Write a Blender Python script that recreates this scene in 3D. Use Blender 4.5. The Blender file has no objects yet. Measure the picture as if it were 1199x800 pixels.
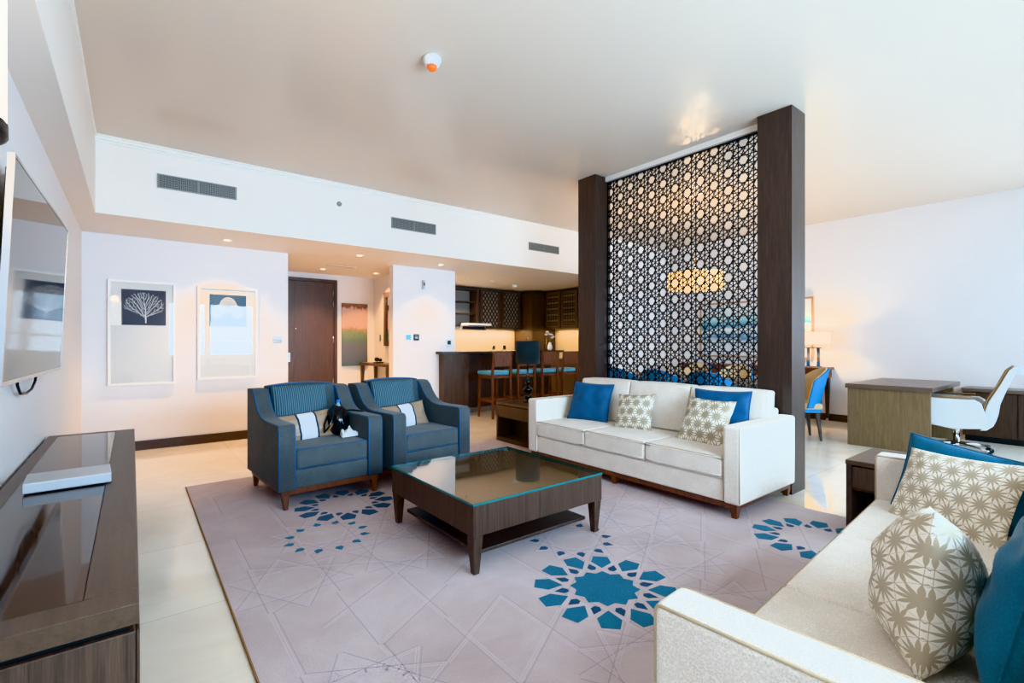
import bpy, bmesh, math, random
from math import pi, sin, cos, radians as R
from mathutils import Vector, Matrix, noise as mnoise
random.seed(7)
scn = bpy.context.scene
COL = scn.collection

# ------------------------------------------------------------------ materials
def lin(c):
    if isinstance(c, str):
        c = tuple(int(c[i:i+2], 16) / 255 for i in (0, 2, 4))
    return tuple((v / 12.92 if v <= .04045 else ((v + .055) / 1.055) ** 2.4) for v in c) + (1,)

class NT:
    def __init__(s, name):
        s.m = bpy.data.materials.new(name); s.m.use_nodes = True
        s.t = s.m.node_tree; s.n = s.t.nodes; s.b = s.n['Principled BSDF']
    def node(s, t, **kw):
        n = s.n.new(t)
        for k, v in kw.items(): setattr(n, k, v)
        return n
    def link(s, a, b): s.t.links.new(a, b)
    def coord(s, kind='Object', scale=(1, 1, 1), rot=(0, 0, 0)):
        tc = s.node('ShaderNodeTexCoord'); mp = s.node('ShaderNodeMapping')
        mp.inputs['Scale'].default_value = scale; mp.inputs['Rotation'].default_value = rot
        s.link(tc.outputs[kind], mp.inputs['Vector']); return mp.outputs['Vector']
    def noise(s, vec, scale=5, detail=4, rough=.55, dist=0):
        n = s.node('ShaderNodeTexNoise'); s.link(vec, n.inputs['Vector'])
        n.inputs['Scale'].default_value = scale; n.inputs['Detail'].default_value = detail
        n.inputs['Roughness'].default_value = rough; n.inputs['Distortion'].default_value = dist
        return n.outputs['Fac']
    def ramp(s, fac, stops, mode='LINEAR'):
        r = s.node('ShaderNodeValToRGB'); r.color_ramp.interpolation = mode
        el = r.color_ramp.elements
        while len(el) > len(stops): el.remove(el[-1])
        while len(el) < len(stops): el.new(1)
        for e, (p, c) in zip(el, stops): e.position = p; e.color = lin(c)
        s.link(fac, r.inputs['Fac']); return r.outputs['Color']
    def mix(s, fac, a, b):
        n = s.node('ShaderNodeMix', data_type='RGBA')
        s.link(fac, n.inputs[0])
        for k, v in ((6, a), (7, b)):
            if isinstance(v, (str, tuple)): n.inputs[k].default_value = lin(v)
            else: s.link(v, n.inputs[k])
        return n.outputs[2]
    def bump(s, h, strength=.2, dist=.01):
        n = s.node('ShaderNodeBump'); n.inputs['Strength'].default_value = strength
        n.inputs['Distance'].default_value = dist
        s.link(h, n.inputs['Height']); s.link(n.outputs['Normal'], s.b.inputs['Normal'])
    def set(s, **kw):
        for k, v in kw.items():
            i = s.b.inputs[k]
            if isinstance(v, bpy.types.NodeSocket): s.link(v, i)
            else: i.default_value = v
        return s.m
    def math(s, op, a, b=None):
        n = s.node('ShaderNodeMath', operation=op)
        for i, v in enumerate((a, b)):
            if v is None: continue
            if isinstance(v, (int, float)): n.inputs[i].default_value = v
            else: s.link(v, n.inputs[i])
        return n.outputs[0]

def plain(name, c, rough=.5, metal=0, spec=.5, var=.04, scale=6, **kw):
    t = NT(name)
    f = t.noise(t.coord(), scale, 3)
    base = lin(c); lo = tuple(max(0, v * (1 - var * 2)) for v in base[:3]) + (1,)
    hi = tuple(min(1, v * (1 + var * 2)) for v in base[:3]) + (1,)
    n = t.node('ShaderNodeMix', data_type='RGBA'); t.link(f, n.inputs[0])
    n.inputs[6].default_value = lo; n.inputs[7].default_value = hi
    t.set(**{'Base Color': n.outputs[2], 'Roughness': rough, 'Metallic': metal, 'Specular IOR Level': spec}); t.set(**kw)
    return t.m

def wood(name, dark, light, scale=(1, 1, 1), rough=.38, freq=14, bump=.15):
    t = NT(name)
    v = t.coord('Object', scale)
    f = t.noise(v, freq, 6, .6, .6); f2 = t.noise(v, freq * 4.5, 3, .6)
    m = t.math('ADD', t.math('MULTIPLY', f, .65), t.math('MULTIPLY', f2, .35))
    t.set(**{'Base Color': t.ramp(m, [(.3, dark), (.7, light)]), 'Roughness': rough})
    t.bump(f2, bump, .002)
    return t.m

def fabric(name, c1, c2, freq=260, rough=.9, bump=.5, coord='Object'):
    t = NT(name)
    v = t.coord(coord)
    vo = t.node('ShaderNodeTexVoronoi'); vo.inputs['Scale'].default_value = freq; t.link(v, vo.inputs['Vector'])
    big = t.noise(v, 7, 3)
    m = t.math('ADD', t.math('MULTIPLY', vo.outputs['Distance'], .55), t.math('MULTIPLY', big, .45))
    t.set(**{'Base Color': t.ramp(m, [(.2, c1), (.75, c2)]), 'Roughness': rough, 'Specular IOR Level': .2, 'Sheen Weight': .15})
    t.bump(vo.outputs['Distance'], bump, .002)
    return t.m

def emit(name, c, strength, base='ffffff'):
    t = NT(name)
    t.set(**{'Base Color': lin(base), 'Emission Color': lin(c), 'Emission Strength': strength})
    return t.m

def clear_glass(name, tint='ffffff', refl=1.0, rough=.02):
    t = NT(name); n = t.n
    tr = t.node('ShaderNodeBsdfTransparent'); tr.inputs['Color'].default_value = lin(tint)
    gl = t.node('ShaderNodeBsdfGlossy'); gl.inputs['Roughness'].default_value = rough
    fr = t.node('ShaderNodeFresnel'); geo = t.node('ShaderNodeNewGeometry')
    t.link(t.math('SUBTRACT', 1.5, t.math('MULTIPLY', geo.outputs['Backfacing'], .8333)), fr.inputs['IOR'])
    mx = t.node('ShaderNodeMixShader')
    t.link(t.math('MULTIPLY', fr.outputs[0], refl), mx.inputs[0])
    t.link(tr.outputs[0], mx.inputs[1]); t.link(gl.outputs[0], mx.inputs[2])
    t.link(mx.outputs[0], n['Material Output'].inputs['Surface'])
    n.remove(t.b); return t.m

M = {}
M['wall'] = plain('white_wall_paint', 'e2dfe0', .55, var=.01, scale=2)
def _ceil():
    t = NT('satin_ceiling_paint')
    f = t.noise(t.coord('Object', (.2, .2, 1)), 1.5, 2)
    t.set(**{'Base Color': t.ramp(f, [(.2, 'd3c6b8'), (.8, 'd9cdc0')]), 'Roughness': .24, 'Specular IOR Level': .35}); return t.m
M['ceiling'] = _ceil()
M['soffit'] = plain('soffit_paint', 'ebe4dd', .6, var=.01, scale=2)
def _floor():
    t = NT('cream_marble_tiles')
    v = t.coord('Object')
    br = t.node('ShaderNodeTexBrick'); br.offset = 0
    for k, val in (('Scale', 1), ('Mortar Size', .0025), ('Mortar Smooth', .1), ('Brick Width', .9), ('Row Height', .9), ('Bias', 0)):
        br.inputs[k].default_value = val
    br.inputs['Color1'].default_value = lin('f4ecdf'); br.inputs['Color2'].default_value = lin('f0e7d8'); br.inputs['Mortar'].default_value = lin('d2c5b2')
    t.link(v, br.inputs['Vector'])
    f = t.noise(v, 1.3, 6, .6, 1.2)
    n = t.node('ShaderNodeMix', data_type='RGBA'); n.blend_type = 'MULTIPLY'; n.inputs[0].default_value = 1
    t.link(br.outputs['Color'], n.inputs[6]); t.link(t.ramp(f, [(.3, 'efe8de'), (.65, 'ffffff')]), n.inputs[7])
    t.set(**{'Base Color': n.outputs[2], 'Roughness': .09, 'Specular IOR Level': .55}); return t.m
M['floor'] = _floor()
M['base'] = wood('dark_skirting_wood', '33261f', '4a372d', (.3, .3, 4))
M['walnut'] = wood('brown_oak_vertical_grain', '2c2019', '604a3c', (10, 10, .3), .42, 9)
M['table_panel'] = wood('light_brown_table_panel', '7a5a46', '9a785e', (7, .4, 7), .4, 8)
M['walnut_h'] = wood('brown_oak_horizontal_grain', '44342a', '5e4939', (7, .4, 7), .35, 8)
M['espresso'] = wood('espresso_veneer', '32271f', '52413a', (6, 6, .4), .36, 8)
M['dark_inner'] = plain('dark_cabinet_interior', '1d1714', .6)
M['desk'] = wood('taupe_oak_veneer', '66543e', '8c7759', (9, 9, .5), .4, 9)
M['desk_top'] = wood('taupe_oak_top', '5c4b40', '75645a', (6, .6, 6), .3, 8)
M['red_wood'] = wood('reddish_walnut', '4a2a1c', '7a4b34', (6, 6, .6), .35, 10)
M['black_glass'] = plain('smoked_glass_inlay', '40332c', .05, spec=.9, var=.05)
M['tv_glass'] = plain('television_panel', '2b2a2b', .05, spec=.9, var=.02)
M['black'] = plain('black_plastic', '0e0e10', .35)
M['gloss_black'] = plain('black_lacquer', '0a0a0d', .12, spec=.7)
M['steel'] = plain('brushed_steel', 'b9b9bb', .25, 1)
M['chrome'] = plain('polished_chrome', 'd8dade', .08, 1)
M['white_plastic'] = plain('white_plastic', 'e9e9e9', .35)
M['grey_plastic'] = plain('grey_plastic', 'a8adb4', .4)
M['silver_plastic'] = plain('silver_plastic', 'b5b9be', .3, .3)
M['grille'] = plain('grey_metal_grille', '8b8d8a', .5, .2)
M['grille_dark'] = plain('duct_shadow', '4a4b4a', .9)
M['cream'] = fabric('cream_woven_upholstery', 'dacdbe', 'f7eee4', 230, .9, .8)
M['cream_pipe'] = plain('cream_welt_cord', 'b9a487', .85)
M['teal'] = fabric('grey_blue_upholstery', '3a4043', '596063', 300, .8, .35)
M['blue_pipe'] = plain('bright_blue_welt_cord', '0c639f', .6)
def _rib():
    t = NT('ribbed_teal_fabric')
    w = t.node('ShaderNodeTexWave'); w.wave_type = 'BANDS'; w.bands_direction = 'X'
    w.inputs['Scale'].default_value = 20; w.inputs['Distortion'].default_value = 0
    t.link(t.coord('Object', (1, 0, 0), (0, R(-12), 0)), w.inputs['Vector'])
    t.set(**{'Base Color': t.ramp(w.outputs['Fac'], [(.15, '2c4250'), (.8, '5f7f8d')]), 'Roughness': .75, 'Specular IOR Level': .3})
    t.bump(w.outputs['Fac'], .6, .006); return t.m
M['rib'] = _rib()
M['blue_silk'] = fabric('blue_satin', '083f66', '0c5482', 200, .5, .12)
M['blue_silk2'] = fabric('teal_blue_satin', '0a4a66', '0f6283', 200, .5, .12)
M['rug_pile'] = None
def _rug():
    t = NT('mauve_rug_pile'); v = t.coord('Object')
    f = t.noise(v, 2.2, 8, .62, .5); g = t.noise(v, 160, 2)
    m = t.math('ADD', t.math('MULTIPLY', f, .75), t.math('MULTIPLY', g, .25))
    t.set(**{'Base Color': t.ramp(m, [(.25, 'b3a09e'), (.5, 'c5b4b4'), (.75, 'd6c9cb')]), 'Roughness': .95, 'Specular IOR Level': .1})
    t.bump(g, .5, .004); return t.m
M['rug_pile'] = _rug()
M['rug_blue'] = fabric('blue_carved_pile', '07526f', '0f6f90', 120, .9, .5)
M['rug_navy'] = fabric('navy_carved_pile', '0a3555', '104a70', 120, .9, .5)
M['rug_line'] = plain('pale_carved_line', 'cbbcc1', .95, spec=.1)
M['rug_groove'] = plain('dark_carved_groove', 'b0a0a2', .95, spec=.1)
M['rug_edge'] = plain('tan_rug_binding', '9a744c', .9)
M['glass_top'] = clear_glass('clear_table_glass', 'fbffff', 1.6)
M['glass_edge'] = plain('green_glass_edge', '1c6f70', .2, spec=.8)
M['pane'] = clear_glass('window_glass', 'f4faff')
M['pic_glass'] = clear_glass('picture_glass', 'ffffff', 1.1)
M['mat_board'] = plain('white_mat_board', 'e4e3e0', .6, var=.01)
M['frame_white'] = plain('white_frame', 'ece9e4', .35, var=.01)
M['navy'] = plain('navy_print_paper', '1e2b45', .6)
M['navy2'] = plain('blue_print_paper', '1c4a70', .6)
M['coral'] = plain('white_print_ink', 'e3e6ea', .6)
M['shade_white'] = emit('glowing_lampshade', 'fff0d8', 2.6)
def _shade():
    t = NT('warm_lampshade'); n = t.n
    tl = t.node('ShaderNodeBsdfTranslucent'); tl.inputs['Color'].default_value = lin('fbeed6')
    em = t.node('ShaderNodeEmission'); em.inputs['Color'].default_value = lin('ffe0ae'); em.inputs['Strength'].default_value = 1.6
    ad = t.node('ShaderNodeAddShader'); t.link(tl.outputs[0], ad.inputs[0]); t.link(em.outputs[0], ad.inputs[1])
    t.link(ad.outputs[0], n['Material Output'].inputs['Surface']); n.remove(t.b); return t.m
M['shade_warm'] = _shade()
M['shade_black'] = fabric('black_lampshade_cloth', '1a2022', '2b3336', 300, .8, .3)
M['chandelier'] = emit('amber_chandelier_shade', 'ffcf8c', 2.2, 'e8c890')
M['bulb'] = emit('lit_downlight_lens', 'ffe2b0', 12)
M['backsplash'] = plain('cream_backsplash', 'ead9ba', .3)
M['stone'] = plain('dark_stone_counter', '3a332e', .2)
M['stool_seat'] = fabric('turquoise_seat_fabric', '4484a2', '6aa8c4', 300)
M['chair_blue'] = plain('blue_velvet', '0f7fc0', .7, spec=.3)
M['chair_tan'] = fabric('tan_inner_fabric', 'b9a17c', 'd3bd98', 300)
M['leather_white'] = plain('white_leather', 'dfe6ea', .4, var=.02)
M['leather_tan'] = plain('tan_leather', '8a6a4a', .45)
M['beige_satin'] = plain('taupe_satin', '9d8672', .35, spec=.6, var=.08)
M['white_satin'] = plain('white_satin', 'e3e4ea', .4, var=.04)
M['navy_cord'] = plain('navy_cord', '1d2a3a', .7)
M['tissue'] = plain('white_tissue', 'e9eef2', .8)
M['bottle'] = plain('clear_bottle_plastic', 'a9c4d8', .1, spec=.8, **{'Alpha': .55})
M['cap'] = plain('blue_bottle_cap', '1f7fd0', .35)
M['orange'] = plain('glowing_orange_cover', 'e0701c', .3, **{'Emission Color': lin('ff7a1a'), 'Emission Strength': .25})
M['door'] = wood('brown_door_veneer', '36241a', '553a28', (7, 7, .35), .38, 7)
M['door_frame'] = wood('dark_door_frame', '35241b', '4b3426', (7, 7, .35), .4, 7)
M['mirror'] = plain('mirror_glass', 'dfe0e0', .03, 1)
M['leaf'] = plain('green_leaf', '4d6b3f', .5)
M['petal'] = plain('pale_orchid_petal', 'd9d0cc', .6)
M['cyan'] = emit('lit_cyan_screen', '35b5ea', 1.2, '35b5ea')
M['carton'] = plain('white_carton', 'd9d9d4', .5)

def _asanoha(name, leafc, ground, leaf2, size, lw=.058):
    t = NT(name)
    tc = t.node('ShaderNodeTexCoord'); sx = t.node('ShaderNodeSeparateXYZ'); t.link(tc.outputs['UV'], sx.inputs[0])
    m = t.math
    x = m('DIVIDE', sx.outputs[0], size); y = m('DIVIDE', sx.outputs[1], size)
    S3 = math.sqrt(3)
    def cell(ox, oy):
        a = m('SUBTRACT', m('FLOORED_MODULO', m('ADD', x, ox), 1.0), .5)
        b = m('SUBTRACT', m('FLOORED_MODULO', m('ADD', y, oy), S3), S3 / 2)
        return a, b, m('SQRT', m('ADD', m('MULTIPLY', a, a), m('MULTIPLY', b, b)))
    a1, b1, r1 = cell(0, 0); a2, b2, r2 = cell(.5, S3 / 2)
    k = m('LESS_THAN', r1, r2)
    def pick(p, q): return m('ADD', m('MULTIPLY', p, k), m('MULTIPLY', q, m('SUBTRACT', 1.0, k)))
    a, b, r = pick(a1, a2), pick(b1, b2), pick(r1, r2)
    th = m('ARCTAN2', b, a)
    f = m('ABSOLUTE', m('SUBTRACT', m('FLOORED_MODULO', th, pi / 3), pi / 6))
    # f = 0 towards a triangle centroid, pi/6 towards the neighbouring star
    def leaf(ang, L):
        u = m('DIVIDE', m('MULTIPLY', r, m('COSINE', ang)), L); w = m('ABSOLUTE', m('MULTIPLY', r, m('SINE', ang)))
        hw = m('MULTIPLY', m('SINE', m('MULTIPLY', m('MINIMUM', u, 1.0), pi)), lw)
        return m('LESS_THAN', w, m('MAXIMUM', hw, .012))
    l1 = leaf(f, .5774); l2 = leaf(m('SUBTRACT', pi / 6, f), .56)
    # edge leaves of the neighbouring star rows
    px = m('MULTIPLY', r, m('COSINE', f)); 
    e = m('LESS_THAN', m('ABSOLUTE', m('SUBTRACT', m('MULTIPLY', r, m('COSINE', m('SUBTRACT', pi / 6, f))), .5)), .006)
    core = m('LESS_THAN', r, .09)
    fac = m('MAXIMUM', m('MAXIMUM', l1, l2), m('MAXIMUM', e, core))
    nz = t.noise(t.coord('Object'), 5, 3)
    t.set(**{'Base Color': t.mix(fac, ground, t.mix(nz, leafc, leaf2)), 'Roughness': .6, 'Specular IOR Level': .35})
    vo = t.noise(t.coord('Object'), 220, 2)
    t.bump(vo, .15, .002)
    return t.m
M['asanoha'] = _asanoha('hemp_leaf_beige_fabric', 'a1957f', 'efe9de', 'ada188', .098, .066)
M['asanoha_big'] = _asanoha('hemp_leaf_beige_fabric_large', 'b3a48c', 'f3ece0', 'c0b39c', .07)
def _hexlat():
    t = NT('lattice_cabinet_glass'); v = t.coord('Object')
    vo = t.node('ShaderNodeTexVoronoi'); vo.feature = 'DISTANCE_TO_EDGE'; vo.inputs['Scale'].default_value = 13; vo.inputs['Randomness'].default_value = 0
    t.link(t.coord('Object', (1.2, 1, .8), (0, R(45), 0)), vo.inputs['Vector'])
    t.set(**{'Base Color': t.ramp(vo.outputs['Distance'], [(.1, '2c2622'), (.2, '7d766f')], 'LINEAR'), 'Roughness': .25}); return t.m
M['lattice_glass'] = _hexlat()
def _painting(name, stops, nscale, axis=2, amp=.12, coord='Generated'):
    t = NT(name); tc = t.node('ShaderNodeTexCoord'); s = t.node('ShaderNodeSeparateXYZ'); t.link(tc.outputs[coord], s.inputs[0])
    n = t.noise(tc.outputs[coord], nscale, 6, .7, .8)
    z = t.math('ADD', s.outputs[axis], t.math('MULTIPLY', t.math('SUBTRACT', n, .5), amp * 4))
    t.set(**{'Base Color': t.ramp(z, stops), 'Roughness': .6}); return t.m
M['paint_foyer'] = _painting('autumn_landscape_paint', [(0, '3f5660'), (.08, '4e5a68'), (.3, '555a68'), (.42, '50645f'), (.54, '69755c'), (.6, '957260'), (.63, 'b8968a'), (.9, 'c4a294'), (.93, 'bc9888'), (.945, '73503f'), (1, '84604e')], 6, 2, .06)
M['paint_sea'] = _painting('seascape_paint', [(0, 'd9dde2'), (.28, 'c6d3dd'), (.36, '4f7fa8'), (.42, '9fc3da'), (.5, 'dfe7ee'), (.6, '3d9cc0'), (.68, '9fc9cf'), (.8, 'c9d4da'), (1, 'dcdfe2')], 3, 2, .1)

# ------------------------------------------------------------------ mesh helpers
class MB:
    """collects shapes and links them as ONE mesh object"""
    def __init__(s): s.bm = bmesh.new(); s.uv = None; s.sm = False
    def _merge(s, b2, mi=0, smooth=False):
        for f in b2.faces: f.material_index = mi; f.smooth = smooth
        me = bpy.data.meshes.new('t'); b2.to_mesh(me); b2.free()
        s.bm.from_mesh(me); bpy.data.meshes.remove(me); return s
    def box(s, x0, x1, y0, y1, z0, z1, bev=0, seg=2, mi=0, mat=None):
        b = bmesh.new(); bmesh.ops.create_cube(b, size=1)
        for v in b.verts:
            v.co = Vector((x0 + (v.co.x + .5) * (x1 - x0), y0 + (v.co.y + .5) * (y1 - y0), z0 + (v.co.z + .5) * (z1 - z0)))
        if bev: bmesh.ops.bevel(b, geom=list(b.edges), offset=bev, segments=seg, profile=.5, affect='EDGES')
        if mat: bmesh.ops.transform(b, matrix=mat, verts=b.verts)
        return s._merge(b, mi, bool(bev) and seg > 2)
    def prism(s, pts, a0, a1, axis='x', mi=0, bev=0, seg=2, smooth=False):
        """pts: 2D outline; axis x: pts=(y,z); axis y: pts=(x,z); axis z: pts=(x,y)"""
        b = bmesh.new()
        def mk(a, p): return Vector((a, p[0], p[1])) if axis == 'x' else Vector((p[0], a, p[1])) if axis == 'y' else Vector((p[0], p[1], a))
        v0 = [b.verts.new(mk(a0, p)) for p in pts]; v1 = [b.verts.new(mk(a1, p)) for p in pts]
        n = len(pts)
        caps = [b.faces.new(v0), b.faces.new(list(reversed(v1)))]
        for i in range(n): b.faces.new((v0[i], v1[i], v1[(i + 1) % n], v0[(i + 1) % n]))
        bmesh.ops.recalc_face_normals(b, faces=b.faces)
        if bev:
            ed = [e for e in b.edges if any(f in caps for f in e.link_faces)]
            bmesh.ops.bevel(b, geom=ed, offset=bev, segments=seg, profile=.5, affect='EDGES')
        return s._merge(b, mi, smooth)
    def lathe(s, prof, c=(0, 0, 0), n=28, mi=0, smooth=True):
        b = bmesh.new(); rings = []
        for r, z in prof:
            rings.append([b.verts.new((c[0] + r * cos(2 * pi * i / n), c[1] + r * sin(2 * pi * i / n), c[2] + z)) for i in range(n)])
        for a, d in zip(rings, rings[1:]):
            for i in range(n): b.faces.new((a[i], a[(i + 1) % n], d[(i + 1) % n], d[i]))
        if prof[0][0] > 1e-4: b.faces.new(list(reversed(rings[0])))
        if prof[-1][0] > 1e-4: b.faces.new(rings[-1])
        bmesh.ops.remove_doubles(b, verts=b.verts, dist=1e-6)
        return s._merge(b, mi, smooth)
    def tube(s, pts, r, n=8, mi=0, closed=False, smooth=True):
        b = bmesh.new(); P = [Vector(p) for p in pts]; rings = []; m = len(P)
        rr = r if isinstance(r, (list, tuple)) else [r] * m
        up = Vector((0, 0, 1)); prev = None
        for i in range(m):
            if closed: d = P[(i + 1) % m] - P[i - 1]
            else: d = P[min(i + 1, m - 1)] - P[max(i - 1, 0)]
            d.normalize()
            if prev is None:
                a = d.cross(up)
                if a.length < 1e-3: a = d.cross(Vector((1, 0, 0)))
            else:
                a = prev - d * prev.dot(d)
                if a.length < 1e-5: a = d.cross(up)
            a.normalize(); prev = a; c = d.cross(a)
            rings.append([b.verts.new(P[i] + rr[i] * (a * cos(2 * pi * k / n) + c * sin(2 * pi * k / n))) for k in range(n)])
        rng = range(m if closed else m - 1)
        for i in rng:
            A, B = rings[i], rings[(i + 1) % m]
            for k in range(n): b.faces.new((A[k], A[(k + 1) % n], B[(k + 1) % n], B[k]))
        if not closed: b.faces.new(list(reversed(rings[0]))); b.faces.new(rings[-1])
        bmesh.ops.recalc_face_normals(b, faces=b.faces)
        return s._merge(b, mi, smooth)
    def taper(s, c0, s0, c1, s1, mi=0, bev=.004):
        """square post from centre c0 with half size s0 to c1 with half size s1"""
        b = bmesh.new(); vs = []
        for c, h in ((c0, s0), (c1, s1)):
            hx, hy = h if isinstance(h, tuple) else (h, h)
            vs.append([b.verts.new((c[0] + x * hx, c[1] + y * hy, c[2])) for x, y in ((-1, -1), (1, -1), (1, 1), (-1, 1))])
        a, d = vs
        b.faces.new(a); b.faces.new(d)
        for i in range(4): b.faces.new((a[i], a[(i + 1) % 4], d[(i + 1) % 4], d[i]))
        bmesh.ops.recalc_face_normals(b, faces=b.faces)
        if bev: bmesh.ops.bevel(b, geom=list(b.edges), offset=bev, segments=1, affect='EDGES')
        return s._merge(b, mi)
    def poly(s, pts, mi=0):
        vs = [s.bm.verts.new(p) for p in pts]; f = s.bm.faces.new(vs); f.material_index = mi; return s
    def build(s, name, mats, parent=None, loc=None, rz=0):
        me = bpy.data.meshes.new(name); s.bm.to_mesh(me); s.bm.free()
        for m in (mats if isinstance(mats, (list, tuple)) else [mats]): me.materials.append(m)
        o = bpy.data.objects.new(name, me); COL.objects.link(o)
        if parent: o.parent = parent
        if loc: o.location = loc
        if rz: o.rotation_euler = (0, 0, rz)
        return o

def tag(o, label=None, cat=None, group=None, kind=None):
    if label: o['label'] = label
    if cat: o['category'] = cat
    if group: o['group'] = group
    if kind: o['kind'] = kind
    return o
def thing(name, label, cat, loc=(0, 0, 0), rz=0, group=None):
    o = bpy.data.objects.new(name, None); COL.objects.link(o); o.empty_display_size = .1
    o.location = loc; o.rotation_euler = (0, 0, rz)
    return tag(o, label, cat, group)
def struct(mb, name, m): return tag(mb.build(name, m), kind='structure')
def dup(root, loc=None, rz=None, label=None):
    r = root.copy(); COL.objects.link(r)
    if loc is not None: r.location = loc
    if rz is not None: r.rotation_euler = (0, 0, rz)
    if label: r['label'] = label
    for ch in list(root.children):
        c = ch.copy(); COL.objects.link(c); c.parent = r
        for g in list(ch.children):
            d = g.copy(); COL.objects.link(d); d.parent = c
    return r
def shade(o, ang=40):
    for p in o.data.polygons: p.use_smooth = True
    md = o.modifiers.new('wn', 'WEIGHTED_NORMAL'); md.keep_sharp = True
    return o

def pillow_mesh(name, w, h, t, mats, seed=0, wr=.012, n=30, pinch=.07, band=None, ex=.6):
    bm = bmesh.new(); uvl = bm.loops.layers.uv.new('UVMap')
    G = {}
    for side in (1, -1):
        for i in range(n + 1):
            for j in range(n + 1):
                u = -1 + 2 * i / n; v = -1 + 2 * j / n
                border = i in (0, n) or j in (0, n)
                if border and side == -1: G[side, i, j] = G[1, i, j]; continue
                x = w / 2 * u * (1 - pinch * (1 - abs(v) ** 2.0) * abs(u) ** 2); y = h / 2 * v * (1 - pinch * (1 - abs(u) ** 2.0) * abs(v) ** 2)
                b = ((1 - abs(u) ** 2.6) * (1 - abs(v) ** 2.6))
                z = side * t / 2 * max(b, 0) ** ex
                if not border:
                    z += wr * mnoise.noise(Vector((u * 2.2 + seed, v * 3.1, seed * 1.7 + side))) * min(1, b * 3)
                G[side, i, j] = bm.verts.new((x, y, z))
    for side in (1, -1):
        for i in range(n):
            for j in range(n):
                q = [(i, j), (i + 1, j), (i + 1, j + 1), (i, j + 1)]
                if side == -1: q.reverse()
                f = bm.faces.new([G[(side,) + k] for k in q]); f.smooth = True
                uc = abs(-1 + 2 * (i + .5) / n)
                if band: f.material_index = 1 if uc < band else (2 if uc < band + 2.0 / n else 0)
                for l, k in zip(f.loops, q): l[uvl].uv = (k[0] / n * w, k[1] / n * h)
    me = bpy.data.meshes.new(name); bm.to_mesh(me); bm.free()
    for m in mats: me.materials.append(m)
    return me
def pillow_outline(w, h, pinch=.07, k=14):
    pts = []
    for a, b in (((-1, -1), (1, -1)), ((1, -1), (1, 1)), ((1, 1), (-1, 1)), ((-1, 1), (-1, -1))):
        for i in range(k):
            f = i / k; u = a[0] + (b[0] - a[0]) * f; v = a[1] + (b[1] - a[1]) * f
            pts.append((w / 2 * u * (1 - pinch * (1 - abs(v) ** 2) * abs(u) ** 2), h / 2 * v * (1 - pinch * (1 - abs(u) ** 2) * abs(v) ** 2), 0))
    return pts
def pillow(name, label, center, normal, up, w, h, t, mats, seed=0, wr=.012, roll=0, band=None, pipe=None, cat='cushion', group=None, pinch=.07, ex=.6):
    o = bpy.data.objects.new(name, pillow_mesh(name, w, h, t, mats, seed, wr, band=band, pinch=pinch, ex=ex)); COL.objects.link(o)
    nz = Vector(normal).normalized(); u = Vector(up); y = (u - nz * u.dot(nz)).normalized(); x = y.cross(nz)
    m = Matrix((x, y, nz)).transposed().to_4x4() @ Matrix.Rotation(roll, 4, 'Z')
    m.translation = Vector(center); o.matrix_world = m
    tag(o, label, cat, group)
    if pipe: MB().tube(pillow_outline(w, h, pinch), .0035, 6, closed=True).build('piping', pipe, o)
    return o

# ------------------------------------------------------------------ the room shell
XL, XR, YB, YW, ZC, ZS = -.44, 8.85, 7.1, -1.3, 3.22, 2.485
m = MB().box(XL - .2, XR + .2, YW - .2, 9.4, -.1, 0); struct(m, 'floor', M['floor'])
m = MB().box(XL - .2, XR + .2, YW - .2, 6.0, ZC, ZC + .1); struct(m, 'ceiling', M['ceiling'])
m = MB().box(XL - .15, XL, YW - .2, YB + .15, 0, ZC); struct(m, 'wall_left', M['wall'])
m = MB().box(XR, XR + .15, YW - .2, 6.15, 0, ZC); struct(m, 'wall_right', M['wall'])
# art wall, with the foyer left return behind it
m = MB().box(XL, 1.68, YB, YB + .15, 0, ZS); m.box(1.53, 1.68, YB + .15, 9.0, 0, ZS); struct(m, 'wall_back', M['wall'])
m = MB().box(1.68, 3.78, 8.85, 9.0, 0, ZS); m.box(3.63, 3.78, 7.25, 8.85, 0, ZS); struct(m, 'wall_foyer', M['wall'])
m = MB().box(3.22, 4.36, YB, YB + .15, 0, ZS); struct(m, 'wall_middle', M['wall'])
m = MB().box(3.78, 8.15, 9.1, 9.25, 0, ZS); m.box(8.0, 8.15, 6.15, 9.1, 0, ZS); struct(m, 'wall_kitchen', M['wall'])
m = MB().box(6.98, XR, 6.0, 6.15, 0, ZC); struct(m, 'wall_dining', M['wall'])
# dropped soffit over the back of the room (face with the vents) and the strip along the left wall
m = MB().box(XL, 6.98, 6.0, 6.12, ZS, ZC); m.box(XL, 8.15, 6.12, 9.25, ZS, ZS + .1); struct(m, 'ceiling_soffit', M['soffit'])
m = MB().box(XL, -.275, YW, 5.998, ZS, ZC); struct(m, 'ceiling_bulkhead', M['soffit'])
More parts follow.
